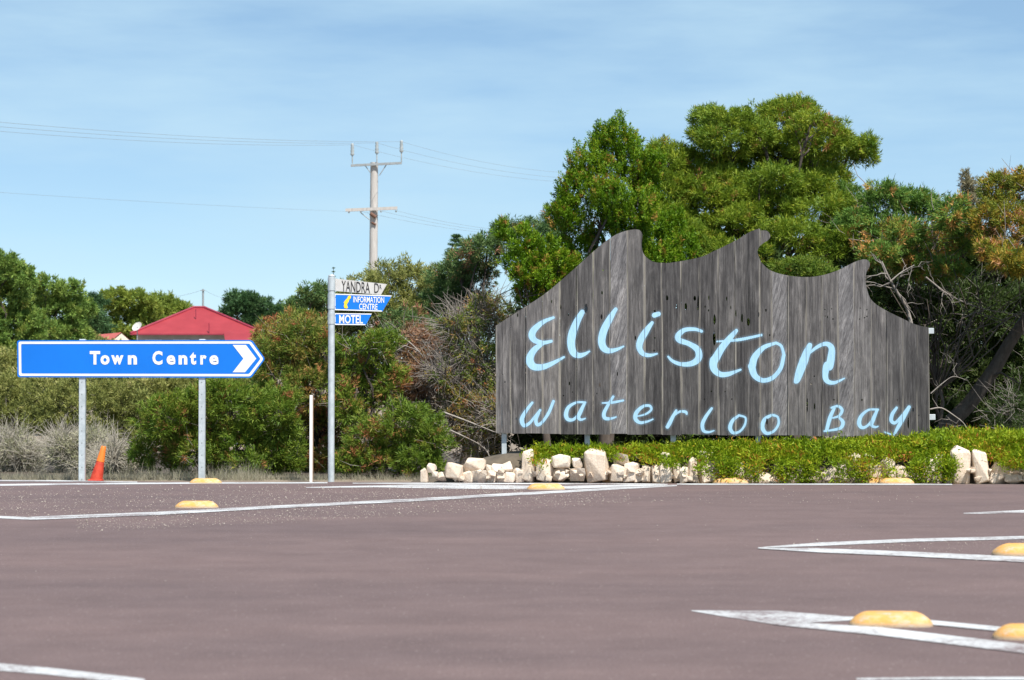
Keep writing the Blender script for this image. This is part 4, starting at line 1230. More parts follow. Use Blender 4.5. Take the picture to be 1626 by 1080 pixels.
plant('backing_bush', 'dense shade coloured bush hidden mostly behind the timber sign', 'bush', 29.8,
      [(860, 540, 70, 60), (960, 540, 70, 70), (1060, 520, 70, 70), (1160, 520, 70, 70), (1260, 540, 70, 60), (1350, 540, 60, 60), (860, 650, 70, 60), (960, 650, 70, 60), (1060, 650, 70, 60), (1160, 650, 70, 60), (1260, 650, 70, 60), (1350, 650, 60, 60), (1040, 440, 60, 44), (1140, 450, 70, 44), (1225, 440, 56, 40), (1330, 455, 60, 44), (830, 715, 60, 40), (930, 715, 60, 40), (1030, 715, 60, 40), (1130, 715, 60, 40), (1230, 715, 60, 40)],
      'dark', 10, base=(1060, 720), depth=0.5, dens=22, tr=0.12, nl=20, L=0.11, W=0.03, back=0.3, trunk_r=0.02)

plant('thicket', 'dense shade coloured thicket closing the view under the right hand trees', 'bush', 33.0,
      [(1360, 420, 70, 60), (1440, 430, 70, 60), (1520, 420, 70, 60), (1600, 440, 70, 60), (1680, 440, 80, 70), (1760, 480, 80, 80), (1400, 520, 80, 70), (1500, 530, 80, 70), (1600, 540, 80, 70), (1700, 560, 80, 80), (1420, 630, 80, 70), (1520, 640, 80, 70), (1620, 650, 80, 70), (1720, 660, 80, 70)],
      'dark', 44, base=(1560, 720), depth=0.6, dens=26, tr=0.13, nl=24, L=0.11, W=0.03, up=0.4, spread=0.9, back=0.2, trunk_r=0.02)  # added behind the trees; dark leaves imitate deep shade where sky showed through

# ---- dead branches right of the sign, some in darker wood to imitate shade
def dead_branch(name, label, pts, r0, Y, seed, side=4, mat='palebark'):
    rng = np.random.default_rng(seed)
    P = np.array([np.array(at(a, b, Y + d)) for a, b, d in pts])
    P = np.array(smooth_poly([tuple(p) for p in P], 4))
    paths = [(P, np.linspace(r0, r0 * 0.35, len(P)))]
    for _ in range(side):
        k = rng.integers(2, len(P) - 1)
        d = unit(rng.normal(size=3) * np.array([1, .6, 1]) + np.array([0, -.2, .3]))
        e = P[k] + d * rng.uniform(0.15, 0.45)
        p, q = limb(P[k], e, r0 * 0.4, r0 * 0.12, rng, 5, 0.08)
        paths.append((p, q))
        for _ in range(2):
            d2 = unit(d + rng.normal(size=3) * 0.6)
            p2, q2 = limb(p[3], p[3] + d2 * 0.2, r0 * 0.2, r0 * 0.08, rng, 4, 0.08); paths.append((p2, q2))
    V, F = tube_arrays(paths, 6)
    o = np_mesh(name, V, F, M[mat], smooth=True)
    tag(o, label, 'branch', 'bare dead branches')
dead_branch('dead_branch', 'bare forked grey branch beside the right wave crest', [(1448, 520, 0), (1440, 490, 0), (1425, 465, -.05), (1412, 442, -.1), (1400, 415, -.1)], 0.026, 28.9, 1, 6, mat='twig')
dead_branch('dead_branch', 'pale bare side shoot above the forked grey branch', [(1414, 447, -.08), (1432, 432, -.1), (1452, 421, -.1)], 0.012, 28.85, 2, 2)
dead_branch('dead_branch', 'thin pale arching twig by the lower right sign corner', [(1477, 650, 0), (1495, 648, 0), (1515, 660, 0), (1530, 672, 0), (1540, 688, 0)], 0.010, 27.6, 3, 3)
dead_branch('dead_branch', 'thin twig rising right of the sign edge above the arching one', [(1478, 625, 0), (1500, 606, 0), (1515, 598, 0), (1535, 604, .1)], 0.008, 27.9, 4, 3, mat='twig')
dead_branch('dead_branch', 'tangle of grey twigs high in the shade at right', [(1470, 440, 0), (1510, 470, 0), (1560, 490, 0), (1620, 500, .1)], 0.012, 29.2, 5, 12, mat='twig')

# ---- centre and left scrub
plant('green_bush', 'rounded bright green bush behind the right leg of the Town Centre sign', 'bush', 28.2,
      [(265, 665, 50, 46), (320, 650, 56, 40), (375, 655, 56, 44), (430, 660, 50, 50), (245, 715, 40, 44), (310, 715, 60, 46), (380, 715, 60, 46), (440, 715, 50, 48), (350, 625, 40, 22)],
      'green', 11, base=(340, 765), depth=0.6, dens=90, tr=0.075, nl=22, L=0.062, W=0.0105, up=0.5, spread=0.7, lump=0.26, dry=0.06, trunk_r=0.05, twigs=6)
plant('bronze_bush', 'green and reddish bronze bush right of the Town Centre arrow tip', 'bush', 29.6,
      [(430, 560, 34, 34), (470, 545, 40, 36), (510, 560, 44, 40), (440, 610, 46, 40), (500, 620, 50, 44), (550, 600, 40, 40), (480, 680, 50, 50), (540, 680, 46, 50), (460, 730, 50, 40), (525, 735, 40, 36)],
      'bronze', 12, base=(490, 765), depth=0.7, dens=86, tr=0.075, nl=22, L=0.062, W=0.0105, up=0.5, spread=0.7, lump=0.26, dry=0.12, trunk_r=0.05, twigs=10)
plant('leafy_bush', 'bright green bush to the right of the street sign post', 'bush', 28.8,
      [(560, 575, 40, 38), (600, 560, 40, 36), (580, 625, 44, 36), (545, 640, 30, 40), (620, 610, 34, 32)],
      'green', 13, base=(575, 765), depth=0.5, dens=80, tr=0.075, nl=22, L=0.062, W=0.0105, up=0.5, spread=0.7, lump=0.24, dry=0.14, trunk_r=0.05, twigs=6)
plant('front_bush', 'low green bush with brown tips between the street sign and the rocks', 'bush', 27.3,
      [(580, 700, 46, 36), (640, 670, 44, 32), (660, 710, 48, 40), (600, 735, 56, 28), (690, 700, 30, 40), (665, 742, 48, 24), (560, 735, 30, 26)],
      'green', 14, base=(625, 765), depth=0.35, dens=92, tr=0.068, nl=22, L=0.056, W=0.0105, up=0.5, spread=0.75, lump=0.26, dry=0.14, trunk_r=0.04, twigs=8)
plant('rusty_bush', 'rusty brown bush between the green bushes and the dead scrub', 'bush', 29.9,
      [(640, 570, 40, 36), (670, 600, 40, 40), (650, 540, 34, 26), (690, 560, 36, 34), (700, 630, 40, 40), (640, 630, 40, 36)],
      'rust', 15, base=(670, 765), depth=0.5, dens=60, tr=0.075, nl=16, L=0.055, W=0.011, up=0.4, spread=0.85, lump=0.26, dry=0.1, trunk_r=0.04, twigs=40, twig_L=0.35)
plant('dead_scrub', 'tangled grey leafless scrub left of the timber sign', 'bush', 29.2,
      [(740, 540, 50, 40), (770, 500, 36, 36), (740, 600, 56, 46), (780, 580, 40, 50), (730, 660, 46, 50), (775, 660, 50, 50), (720, 520, 34, 30), (760, 710, 40, 26)],
      'bronze', 16, base=(760, 765), depth=0.6, dens=56, tr=0.08, nl=12, L=0.05, W=0.010, up=0.3, spread=0.95, lump=0.3, trunk_r=0.03, twigs=180, twig_L=0.30, twig_r=0.0048, bark='palebark')
dead_branch('dead_branch', 'long pale stick slanting down towards the left sign post', [(705, 655, 0), (740, 668, -.1), (770, 680, -.2), (795, 690, -.3)], 0.012, 28.4, 6, 3)
dead_branch('dead_branch', 'grey stick curving above the rocks left of the sign', [(690, 672, 0), (730, 690, -.1), (760, 705, -.1), (775, 718, -.1)], 0.010, 28.2, 7, 4)
dead_branch('dead_branch', 'pale bare limb among the bushes right of the name blades', [(632, 530, 0), (655, 548, 0), (672, 566, 0)], 0.016, 29.2, 8, 2)
dead_branch('dead_branch', 'bare dark stem rising left of the guide post', [(478, 752, 0), (468, 700, 0), (458, 650, 0), (448, 632, 0)], 0.014, 28.4, 9, 3)
plant('olive_shrub', 'pale olive shrub behind the street name blades', 'shrub', 33.5,
      [(620, 450, 44, 32), (590, 470, 40, 36), (655, 450, 40, 34), (600, 510, 44, 36), (650, 500, 44, 40), (560, 480, 28, 34), (690, 470, 36, 40), (540, 530, 44, 36)],
      'olive', 17, base=(620, 740), depth=0.8, dens=56, tr=0.085, nl=22, L=0.07, W=0.0115, up=0.7, spread=0.6, lump=0.3, trunk_r=0.05)
plant('teal_shrub', 'blue green shrub with reddish tips left of the cypress', 'shrub', 31.8,
      [(735, 420, 36, 30), (770, 400, 34, 32), (715, 450, 36, 34), (760, 445, 40, 36), (800, 385, 26, 26), (700, 490, 40, 30), (745, 490, 44, 30), (640, 520, 40, 30), (680, 540, 40, 30)],
      'teal', 18, base=(735, 740), depth=0.8, dens=62, tr=0.08, nl=22, L=0.065, W=0.011, up=0.6, spread=0.7, lump=0.28, dry=0.16, trunk_r=0.05)
plant('hind_shrub', 'grey green shrub tips showing behind the cypress bush', 'shrub', 33.0,
      [(800, 365, 26, 20), (840, 365, 34, 20), (880, 350, 16, 36), (870, 400, 40, 50)], 'teal', 19, base=(840, 740), depth=0.4, dens=62, tr=0.08, nl=20, L=0.065, W=0.011, up=0.7, lump=0.28, dry=0.12, trunk_r=0.04)
plant('small_tree', 'small loose dark tree left of the street sign blades', 'tree', 48.0,
      [(495, 465, 22, 18), (520, 475, 24, 22), (490, 495, 26, 22), (520, 505, 28, 24), (470, 488, 12, 12)], 'teal', 20, base=(505, 660), depth=1.0, dens=30, tr=0.12, nl=20, L=0.09, W=0.022, lump=0.36, trunk_r=0.07, shell=0.3)
plant('mixed_shrub', 'olive and rust shrub behind the arrow tip of the blue sign', 'shrub', 34.0,
      [(430, 530, 30, 26), (470, 520, 34, 30), (520, 525, 34, 26), (440, 570, 50, 40)], 'bronze', 21, base=(465, 720), depth=0.6, dens=50, tr=0.085, nl=20, L=0.07, W=0.012, lump=0.28, dry=0.1, trunk_r=0.04)

# heath below the blue sign
for k, (px, py, rx, ry, Y, lab) in enumerate([
    (20, 630, 70, 56, 42, 'olive heath shrub under the left end of the Town Centre sign'),
    (105, 650, 66, 56, 38, 'olive heath shrub behind the left leg of the Town Centre sign'),
    (190, 650, 60, 60, 40, 'olive heath shrub below the middle of the Town Centre sign'),
    (262, 625, 60, 40, 46, 'olive heath shrub below the word Centre on the blue sign'),
    (60, 600, 80, 40, 58, 'far olive heath shrub just below the left half of the blue sign'),
    (180, 595, 80, 40, 62, 'far olive heath shrub just below the word Town'),
    (330, 610, 60, 36, 56, 'far olive heath shrub just below the white chevron'),
    (395, 610, 40, 40, 50, 'olive heath shrub below the arrow tip of the blue sign'),
    (-95, 640, 70, 56, 41, 'olive heath shrub just beyond the left picture edge'),
    (-220, 645, 76, 56, 43, 'second olive heath shrub beyond the left picture edge'),
    (-350, 640, 80, 60, 44, 'third olive heath shrub beyond the left picture edge'),
    (-150, 600, 110, 40, 60, 'far olive heath shrub beyond the left picture edge')]):
    rk = random.Random(k)
    bl = [(px + rk.uniform(-.6, .6) * rx, py + rk.uniform(-.5, .5) * ry, rx * rk.uniform(.4, .6), ry * rk.uniform(.4, .65)) for _ in range(6)] + [(px, py, rx * .7, ry * .7), (px, py + ry * .6, rx * .8, ry * .5)]
    plant('heath_shrub', lab, 'shrub', Y, bl, 'olive', 60 + k, depth=Y * 0.02, dens=46 * (40 / Y) ** 1.6, tr=0.09 * Y / 40, nl=20, L=0.075 * Y / 40, W=0.014 * Y / 40, up=0.6, lump=0.3, trunk_r=0.05, group='olive shrubs of the heath', twigs=4, back=0.3)
# grey dry shrubs behind the cone
for k, (px, py, rx, ry, Y, lab) in enumerate([
    (30, 725, 66, 46, 30.0, 'grey twiggy ground shrub at the left edge'),
    (110, 725, 60, 46, 29.4, 'grey twiggy ground shrub behind the left sign leg'),
    (180, 735, 46, 36, 29.0, 'grey twiggy ground shrub behind the traffic cone'),
    (-90, 728, 66, 42, 29.8, 'grey twiggy ground shrub beyond the left picture edge')]):
    rk = random.Random(k + 9)
    bl = [(px + rk.uniform(-.6, .6) * rx, py + rk.uniform(-.4, .5) * ry, rx * rk.uniform(.4, .55), ry * rk.uniform(.4, .6)) for _ in range(5)] + [(px, py, rx * .7, ry * .8)]
    plant('dry_shrub', lab, 'shrub', Y, bl, 'greyveg', 80 + k, depth=0.5, dens=44, tr=0.085, nl=15, L=0.065, W=0.009, up=0.5, spread=1.0, lump=0.3, trunk_r=0.02, twigs=170, twig_L=0.26, twig_r=0.0036, twigmat='paletwig', group='grey dry shrubs on the verge', limbs=True)

# ---- far trees
FT = [
 ('broad_tree', 'tall dark green tree at the far left edge', 120, [(-30, 440, 50, 40), (15, 430, 34, 26), (40, 450, 18, 24), (0, 480, 46, 36), (25, 520, 44, 36), (-30, 520, 50, 44), (10, 570, 60, 40)], 'far', 0),
 ('broad_tree', 'broad green tree beyond the left picture edge', 140, [(-130, 470, 50, 34), (-190, 480, 50, 36), (-150, 520, 60, 36), (-220, 530, 60, 40), (-160, 565, 80, 30)], 'far', 0),
 ('broad_tree', 'round bushy green tree above the left end of the blue sign', 135, [(75, 460, 30, 22), (110, 465, 30, 22), (60, 490, 30, 26), (95, 495, 40, 30), (130, 490, 20, 24), (70, 530, 44, 30), (120, 530, 30, 30), (50, 560, 40, 30)], 'far', 0),
 ('broad_tree', 'yellow green domed tree above the word Town', 262, [(185, 475, 28, 16), (215, 480, 28, 16), (170, 495, 26, 20), (225, 500, 30, 20), (200, 520, 40, 24), (190, 545, 60, 24)], 'faryel', 0),
 ('broad_tree', 'low yellow green tree left of the red roof', 275, [(255, 482, 22, 14), (275, 488, 22, 14), (245, 500, 26, 20), (280, 505, 26, 20), (260, 525, 40, 24)], 'faryel', 0),
 ('broad_tree', 'dark tree between the two domed trees and the round one', 245, [(150, 485, 14, 16), (145, 505, 22, 22), (150, 530, 34, 30)], 'pine', 0),
 ('broad_tree', 'dark rounded pine like tree right of the red roof', 290, [(378, 478, 22, 14), (400, 484, 26, 14), (425, 492, 18, 14), (385, 500, 30, 18), (415, 510, 30, 20), (440, 520, 24, 22)], 'pine', 0),
 ('broad_tree', 'hazy green tree behind the pale shed wall', 300, [(455, 500, 22, 14), (470, 490, 14, 12), (450, 525, 30, 22), (480, 525, 30, 26)], 'far', 0),
 ('broad_tree', 'low scrubby tree directly left of the small gable', 150, [(130, 538, 24, 12), (150, 546, 20, 10), (115, 550, 30, 16), (150, 558, 50, 14)], 'olive', 0),
]
for k, (nm, lab, Y, bl, pal, _) in enumerate(FT):
    f = Y / 120.0
    plant(nm, lab, 'tree', Y, bl, pal, 100 + k, depth=2.0 * f, dens=6.0 / f ** 1.8, tr=0.26 * f, nl=26, L=0.2 * f, W=0.06 * f, up=0.5, spread=0.8, lump=0.26, trunk_r=0.16 * f, back=0.4, group='distant trees around the red roofed house', shell=0.3)
# low dark scrub band closing the gaps of the far slope
for k, (px, py, rx, ry, Y, lab) in enumerate([(60, 590, 90, 24, 100, 'distant scrub on the slope behind the left end of the blue sign'), (230, 590, 90, 24, 105, 'distant scrub on the slope behind the middle of the blue sign'),
                                         (380, 580, 70, 26, 110, 'distant scrub on the slope behind the arrow tip'), (480, 560, 60, 34, 90, 'distant scrub on the slope behind the street sign post')]):
    rk = random.Random(k + 30)
    bl = [(px + rk.uniform(-.9, .9) * rx, py + rk.uniform(-.4, .6) * ry, rx * rk.uniform(.25, .4), ry * rk.uniform(.5, .8)) for _ in range(9)]
    plant('slope_scrub', lab, 'scrub', Y, bl, 'olive', 130 + k, depth=3, dens=8, tr=0.2, nl=24, L=0.16, W=0.045, lump=0.3, trunk_r=0.08, group='scrub on the far slope')

# the far wood that closes the horizon, one mass
def build_far_wood():
    rng = np.random.default_rng(12)
    n = 9000
    x = rng.uniform(-420, 420, n); y = 520 + rng.normal(0, 14, n) + 30 * np.sin(x * .011)
    hgt = 5.0 + 2.5 * np.sin(x * .045) + 1.8 * np.sin(x * .13 + 1) + 1.2 * np.sin(x * .31)
    z = terrain_z(x, y) + hgt * rng.random(n) ** .6
    P = np.repeat(np.stack([x, y, z], -1), 4, 0) + rng.normal(size=(n * 4, 3)) * .7
    d = unit(rng.normal(size=P.shape)); sd = unit(np.cross(d, unit(rng.normal(size=P.shape) * .5 + np.array([0, -.7, .6]))))
    V = np.stack([P + sd * .7, P + d * 1.6, P - sd * .7], 1).reshape(-1, 3)
    o = np_mesh('distant_wood', V, np.arange(len(V)).reshape(-1, 3), LM['far'], None, {'tint': ('FACE', np.clip(np.repeat(rng.normal(.45, .18, n), 4), 0, 1))})
    tag(o, 'far off band of scrubby wood along the horizon', 'wood', kind='stuff')
build_far_wood()
# norfolk pines
def norfolk(label, px, py_top, Y, hpx, wpx, seed, n=9):
    rng = np.random.default_rng(seed)
    s = sc(Y)
    top = at(px, py_top, Y)
    gz = float(terrain_z(np.array(top.x), np.array(Y)))
    root = empty('norfolk_pine', (top.x, Y, gz), label, 'tree', 'far off pines')
    V, F = tube_arrays([(np.array([[top.x, Y, gz], [top.x, Y, (gz + top.z) / 2], [top.x, Y, top.z]]), np.array([0.35, 0.25, 0.04]))], 7)
    np_mesh('trunk', V, F, M['bark'], root)
    T = []
    z = top.z - 2 * s; lvl = 0
    while z > gz + 3 and lvl < 26:
        frac = (top.z - z) / (hpx * s)
        rad = min(0.25 + frac, 1.0) * wpx * s
        nb = 7
        for b in range(nb):
            a = b * 2 * math.pi / nb + lvl * 0.6 + rng.uniform(-.2, .2)
            for t in np.linspace(0.1, 1, 9):
                T.append((top.x + math.cos(a) * rad * t, Y + math.sin(a) * rad * t, z + rad * 0.1 * t * t - 0.05 * rad * math.sin(t * 3)))
        z -= 7.0 * s * (0.8 + 0.4 * rng.random()); lvl += 1
    T = np.array(T)
    P = np.repeat(T, n, 0) + rng.normal(size=(len(T) * n, 3)) * np.array([1.2, 1.2, .7]) * s * wpx / 17
    d = unit(rng.normal(size=P.shape) * np.array([1, 1, .5]) + np.array([0, 0, .5])); L = 0.26 * wpx * s; W = 0.085 * wpx * s
    sd = unit(np.cross(d, rng.normal(size=P.shape)))
    VV = np.stack([P, P + d * L * .5 + sd * W * .5, P + d * L, P + d * L * .5 - sd * W * .5], 1).reshape(-1, 3)
    np_mesh('crown', VV, np.arange(len(VV)).reshape(-1, 4), LM['pine'], root, {'tint': ('FACE', np.clip(rng.normal(.5, .2, len(P)), 0, 1))})
norfolk('small tiered pine poking above the shrubs right of the power pole', 724.5, 374, 330, 40, 17, 1)
norfolk('tip of a tiered pine just above the street sign post', 529.5, 424, 420, 60, 6.5, 2, 3)

# ---- creeper over the bank and wall
def build_creeper():
    rng = np.random.default_rng(77)
    T, A = [], []
    def topline(px): return np.interp(px, [835, 850, 900, 925, 960, 1010, 1060, 1110, 1200, 1330, 1400, 1480, 1560, 1626, 1720], [724, 713, 710, 718, 715, 716, 710, 706, 704, 702, 698, 694, 694, 700, 706])
    def botline(px): return np.interp(px, [835, 860, 900, 930, 965, 1010, 1050, 1100, 1140, 1200, 1300, 1400, 1480, 1508, 1520, 1570, 1590, 1640, 1720], [726, 738, 730, 720, 722, 732, 735, 748, 764, 768, 766, 767, 768, 760, 716, 722, 734, 742, 760])
    n = 8200
    px = rng.uniform(835, 1720, n); t = rng.random(n) ** 1.05
    y0 = topline(px) + rng.normal(0, 1.6, n) + 2.6 * (np.sin(px * .21) + np.sin(px * .083 + 2) + np.sin(px * .47 + 1) * .6); y1 = botline(px) + rng.normal(0, 3.5, n)
    py = y0 + (y1 - y0) * t
    pk = np.sin(px * .061) + np.sin(px * .147 + 1) + np.sin(px * .33 + py * .11) * .7
    keep = rng.random(n) < np.where(px < 1110, 0.62, 1.0) * np.where((t > .42) & (px < 1505), np.clip(0.36 + 0.42 * pk, 0.03, 1) * (1.35 - t * .85), 1)
    for a, b, u, k in zip(px, py, t, keep):
        if not k: continue
        # hanging skirt at the front, cushion on top
        Y = 25.18 - 0.04 * rng.random() if b > 735 else 25.2 + (735 - b) * 0.012 + rng.random() * 0.1
        p = at(a, b, Y); T.append(p[:]); A.append((rng.normal() * .35, -0.75, 0.65 if b < 740 else 0.15))
    # the cushion on the bank top, running back under and behind the sign
    m = 5200
    bx = rng.uniform(0.35, 9.0, m); by = rng.uniform(25.35, 28.2, m)
    bz = 0.27 + 0.035 * np.sin(bx * 7.1 + by * 5) + 0.03 * np.sin(bx * 2.3 + by * 3) + rng.random(m) * 0.06 + 0.15 * np.clip((bx - 3.0) / 1.6, 0, 1)
    far = np.clip((by - 27.2) / 1.1, 0, 1); bz -= far * 0.16
    k = np.clip((bx - 0.25) / 0.5, 0, 1); bz = bz * k + (1 - k) * 0.12
    kp = (bx > 1.9) | (rng.random(m) < 0.4)
    T += list(zip(bx[kp], by[kp], bz[kp])); A += [(rng.normal() * .4, -.3 + rng.normal() * .3, 1.0) for _ in range(int(kp.sum()))]
    T = np.array(T); A = unit(np.array(A, float))
    nt = len(T); nl = 13
    idx = np.repeat(np.arange(nt), nl); n = len(idx)
    P = T[idx] + rng.normal(size=(n, 3)) * np.array([.035, .03, .022])
    d = unit(A[idx] + rng.normal(size=(n, 3)) * 0.7)
    L = 0.05 * rng.uniform(.6, 1.3, (n, 1)); W = 0.013 * rng.uniform(.7, 1.4, (n, 1))
    sd = unit(np.cross(d, rng.normal(size=(n, 3))))
    V = np.stack([P + d * L * .3 + sd * W * .6, P + d * L, P - sd * W * .6], 1).reshape(-1, 3)
    V[:, 2] = np.maximum(V[:, 2], 0.004)
    pat = np.sin(T[:, 0] * 5.1 + 1) + np.sin(T[:, 0] * 11.7 + T[:, 2] * 19)
    tt = np.clip(rng.normal(.5, .16, nt) + .1 * pat + np.where(rng.random(nt) < .045, .42, 0), 0, 1)
    tint = np.clip(tt[idx] + rng.normal(0, .1, n), 0, 1)
    o = np_mesh('ground_cover', V, np.arange(n * 3).reshape(-1, 3), LM['creeper'], None, {'tint': ('FACE', tint)})
    tag(o, 'bright yellow green creeper spilling over the bank and rubble wall', 'creeper', kind='stuff')
    LEAF_TOTAL[0] += n
build_creeper()

# ---- dry grass at the road edge
def build_grass():
    rng = np.random.default_rng(31)
    px = np.concatenate([rng.uniform(-60, 230, 800), rng.uniform(215, 420, 500), rng.uniform(380, 720, 700), rng.uniform(670, 830, 500)])
    n0 = len(px)
    Y = rng.uniform(26.35, 27.6, n0)
    idx = np.repeat(np.arange(n0), 7); n = len(idx)
    X = (px - 813) * Y / FPX
    P = np.stack([X[idx] + rng.normal(0, .03, n), Y[idx] + rng.normal(0, .03, n), np.full(n, -0.01)], -1)
    hs = np.where(px < 230, .07, np.where(px < 420, .10, .06)) * rng.lognormal(0, .35, n0)
    d = unit(np.stack([rng.normal(0, .35, n), rng.normal(0, .35, n), np.ones(n)], -1))
    L = hs[idx][:, None] * rng.uniform(.4, 1.3, (n, 1)); W = 0.0028
    sd = unit(np.cross(d, rng.normal(size=(n, 3))))
    lean = np.stack([rng.normal(0, .3, n), rng.normal(0, .3, n), np.zeros(n)], -1) * L
    V = np.stack([P - sd * W * .5, P + sd * W * .5, P + d * L * .6 + sd * W * .4 + lean * .6, P + d * L + lean], 1).reshape(-1, 3)
    tint = np.clip(rng.normal(.5, .2, n0)[idx] + rng.normal(0, .1, n), 0, 1)
    o = np_mesh('dry_grass', V, np.arange(n * 4).reshape(-1, 4), M['drygrass'], None, {'tint': ('FACE', tint)})
    tag(o, 'dry straw coloured grass along the far road edge', 'grass', kind='stuff')
build_grass()

# ================================================================== POWER POLES AND WIRES
YP = 105.0
sP = sc(YP)
pp = at(593, 600, YP)
gz = float(terrain_z(np.array(pp.x), np.array(YP)))
pole = empty('power_pole', (pp.x, YP, gz), 'tall pale timber power pole with two crossarms behind the shrubs', 'power pole')
def P3(px, py, dy=0.0): return at(px, py, YP + dy)
a0, a1 = P3(591.0, 640), P3(594.3, 258)
tube('shaft', [(a0.x, YP, gz - .3), (a0.x + (a1.x - a0.x) * .5, YP, (a0.z + a1.z) / 2), (a1.x, YP, a1.z)], [0.2, 0.185, 0.165], M['polewood'], pole, 12)
def arm(p, q, hpx, mat, dy, name='crossarm'):
    A, Bp = P3(*p, dy), P3(*q, dy)
    h = hpx * sP / 2; dpt = 0.05
    V = []
    for X in (A, Bp):
        for yy in (-dpt, dpt):
            for zz in (-h, h): V.append((X.x, X.y + yy, X.z + zz))
    return from_lists(name, V, [(0, 1, 3, 2), (4, 6, 7, 5), (0, 4, 5, 1), (2, 3, 7, 6), (0, 2, 6, 4), (1, 5, 7, 3)], mat, pole)
arm((557, 263), (638, 259), 3.6, M['steelgrey'], -0.24)
arm((548.5, 333.8), (631, 330.5), 4.8, M['polewood'], -0.26)
for (p, q) in (((579, 262), (588, 274)), ((614, 261), (602, 279)), ((573, 338), (587, 349))):
    tube('brace', [P3(*p, -.2), P3(*q, -.2)], 0.022, M['steelgrey'], pole, 6)
tops = []
for (x, yb, yt) in ((559.5, 260, 228), (598.5, 258, 225), (637.5, 257, 223)):
    b = P3(x, yb, -.24)
    tube('insulator_pin', [b, P3(x, yt + 16, -.24)], 0.03, M['porcelain'], pole, 6)
    base, top = P3(x, yt + 19, -.24), P3(x, yt, -.24)
    pts, rad = [], []
    for k in range(9):
        t = k / 8
        pts.append(base + (top - base) * t); rad.append((0.10 if k % 2 else 0.065) * (1 - 0.25 * t))
    ins = tube('insulator', pts, rad, M['porcelain'], pole, 10)
    tops.append(P3(x, yt + 2, -.24))
tube('fitting', [P3(588, 339, -.25), P3(597, 345, -.25)], 0.09, M['rust'], pole, 6)
tube('fitting', [P3(590, 353, -.22), P3(597, 357, -.22)], 0.05, M['rust'], pole, 6)
lows = []
for x in (554, 573, 605, 629):
    p = P3(x, 336 - (x - 554) * .02, -.26)
    tube('insulator', [p, p + Vector((0, 0, -0.07))], [0.045, 0.03], M['porcelain'], pole, 8)
    lows.append(p)
def wire(label, p, q, sag, r=0.006):
    pts = []
    for k in range(25):
        t = k / 24
        v = p.lerp(q, t); v.z -= sag * 4 * t * (1 - t); pts.append(v)
    o = tube('overhead_wire', pts, r, M['wire'], None, 5)
    tag(o, label, 'wire', 'overhead power wires')
nm = ['outer left', 'middle', 'outer right']
for k, (yl, yr) in enumerate(((188, 291), (180, 284), (171.5, 274))):
    wire('upper wire running left from the %s top insulator of the pole' % nm[k], tops[k], at(-420, yl - 22, YP - 42), 0.35)
    wire('upper wire running right from the %s top insulator of the pole' % nm[k], tops[k], at(1000, yr, YP + 22), 0.5)
wire('faint lower wire running left from the pole to the picture edge', lows[0], at(-420, 275, YP - 42), 0.1, 0.004)
for k, yr in enumerate((364, 361, 357)):
    wire('lower wire running right from the %s arm insulator to the trees' % ['second', 'third', 'outermost'][k], lows[k + 1], at(900, yr + 12, YP + 22), 0.3, 0.006)

YF = 330.0
q0 = at(322.5, 459, YF)
gz2 = float(terrain_z(np.array(q0.x), np.array(YF)))
fp = empty('far_pole', (q0.x, YF, gz2), 'thin far power pole standing above the red roof ridge', 'power pole')
tube('shaft', [(q0.x, YF, gz2), (q0.x, YF, q0.z)], [0.17, 0.13], M['steelgrey'], fp, 8)
q1 = at(322.5, 461.5, YF)
from_bm('crossarm', box_bm(q1.x - 0.35, q1.x + 0.35, YF - 0.25, YF - 0.14, q1.z - .05, q1.z + .05), M['steelgrey'], fp)
wire('faint far wire dipping left from the pole above the red roof', at(322.5, 460, YF), at(235, 473, YF + 10), 0.4, 0.018)
wire('faint far wire dipping right from the pole above the red roof', at(322.5, 460, YF), at(385, 480, YF + 10), 0.3, 0.018)

# ================================================================== HOUSES
YH = 230.0
sH = sc(YH)
def H3(px, py, dy=0.0): return at(px, py, YH + dy)
hz = H3(310, 556).z
house = empty('red_roof_house', (H3(310, 530).x, YH, float(terrain_z(np.array(0.0), np.array(YH)))), 'low house with a wide hipped red roof beyond the blue sign', 'house')
gzh = float(terrain_z(np.array(0.0), np.array(YH)))
ez = H3(300, 530).z
xl, xr = H3(207, 530).x, H3(385, 530).x
ridge_a, ridge_b = H3(308, 488.5, 6), H3(324, 488.5, 6)
dpt = 12.0
e = [Vector((xl, YH, ez)), Vector((xr + 2.2, YH, ez)), Vector((xr + 2.2, YH + dpt, ez)), Vector((xl, YH + dpt, ez))]
roof = from_lists('roof', e + [ridge_a, ridge_b], [(0, 1, 5, 4), (1, 2, 5), (2, 3, 4, 5), (3, 0, 4), (3, 2, 1, 0)], M['roofred'], house)
def cap(p, q, par):
    o = tube('ridge_cap', [p + Vector((0, 0, .05)), q + Vector((0, 0, .05))], 0.12, M['ridge'], None, 6)
    o.parent = par; o.location = -(Vector(par.parent.location) + Vector(par.location)); return o
for p, q in ((ridge_a, ridge_b), (e[0], ridge_a), (e[1], ridge_b)): cap(p, q, roof)
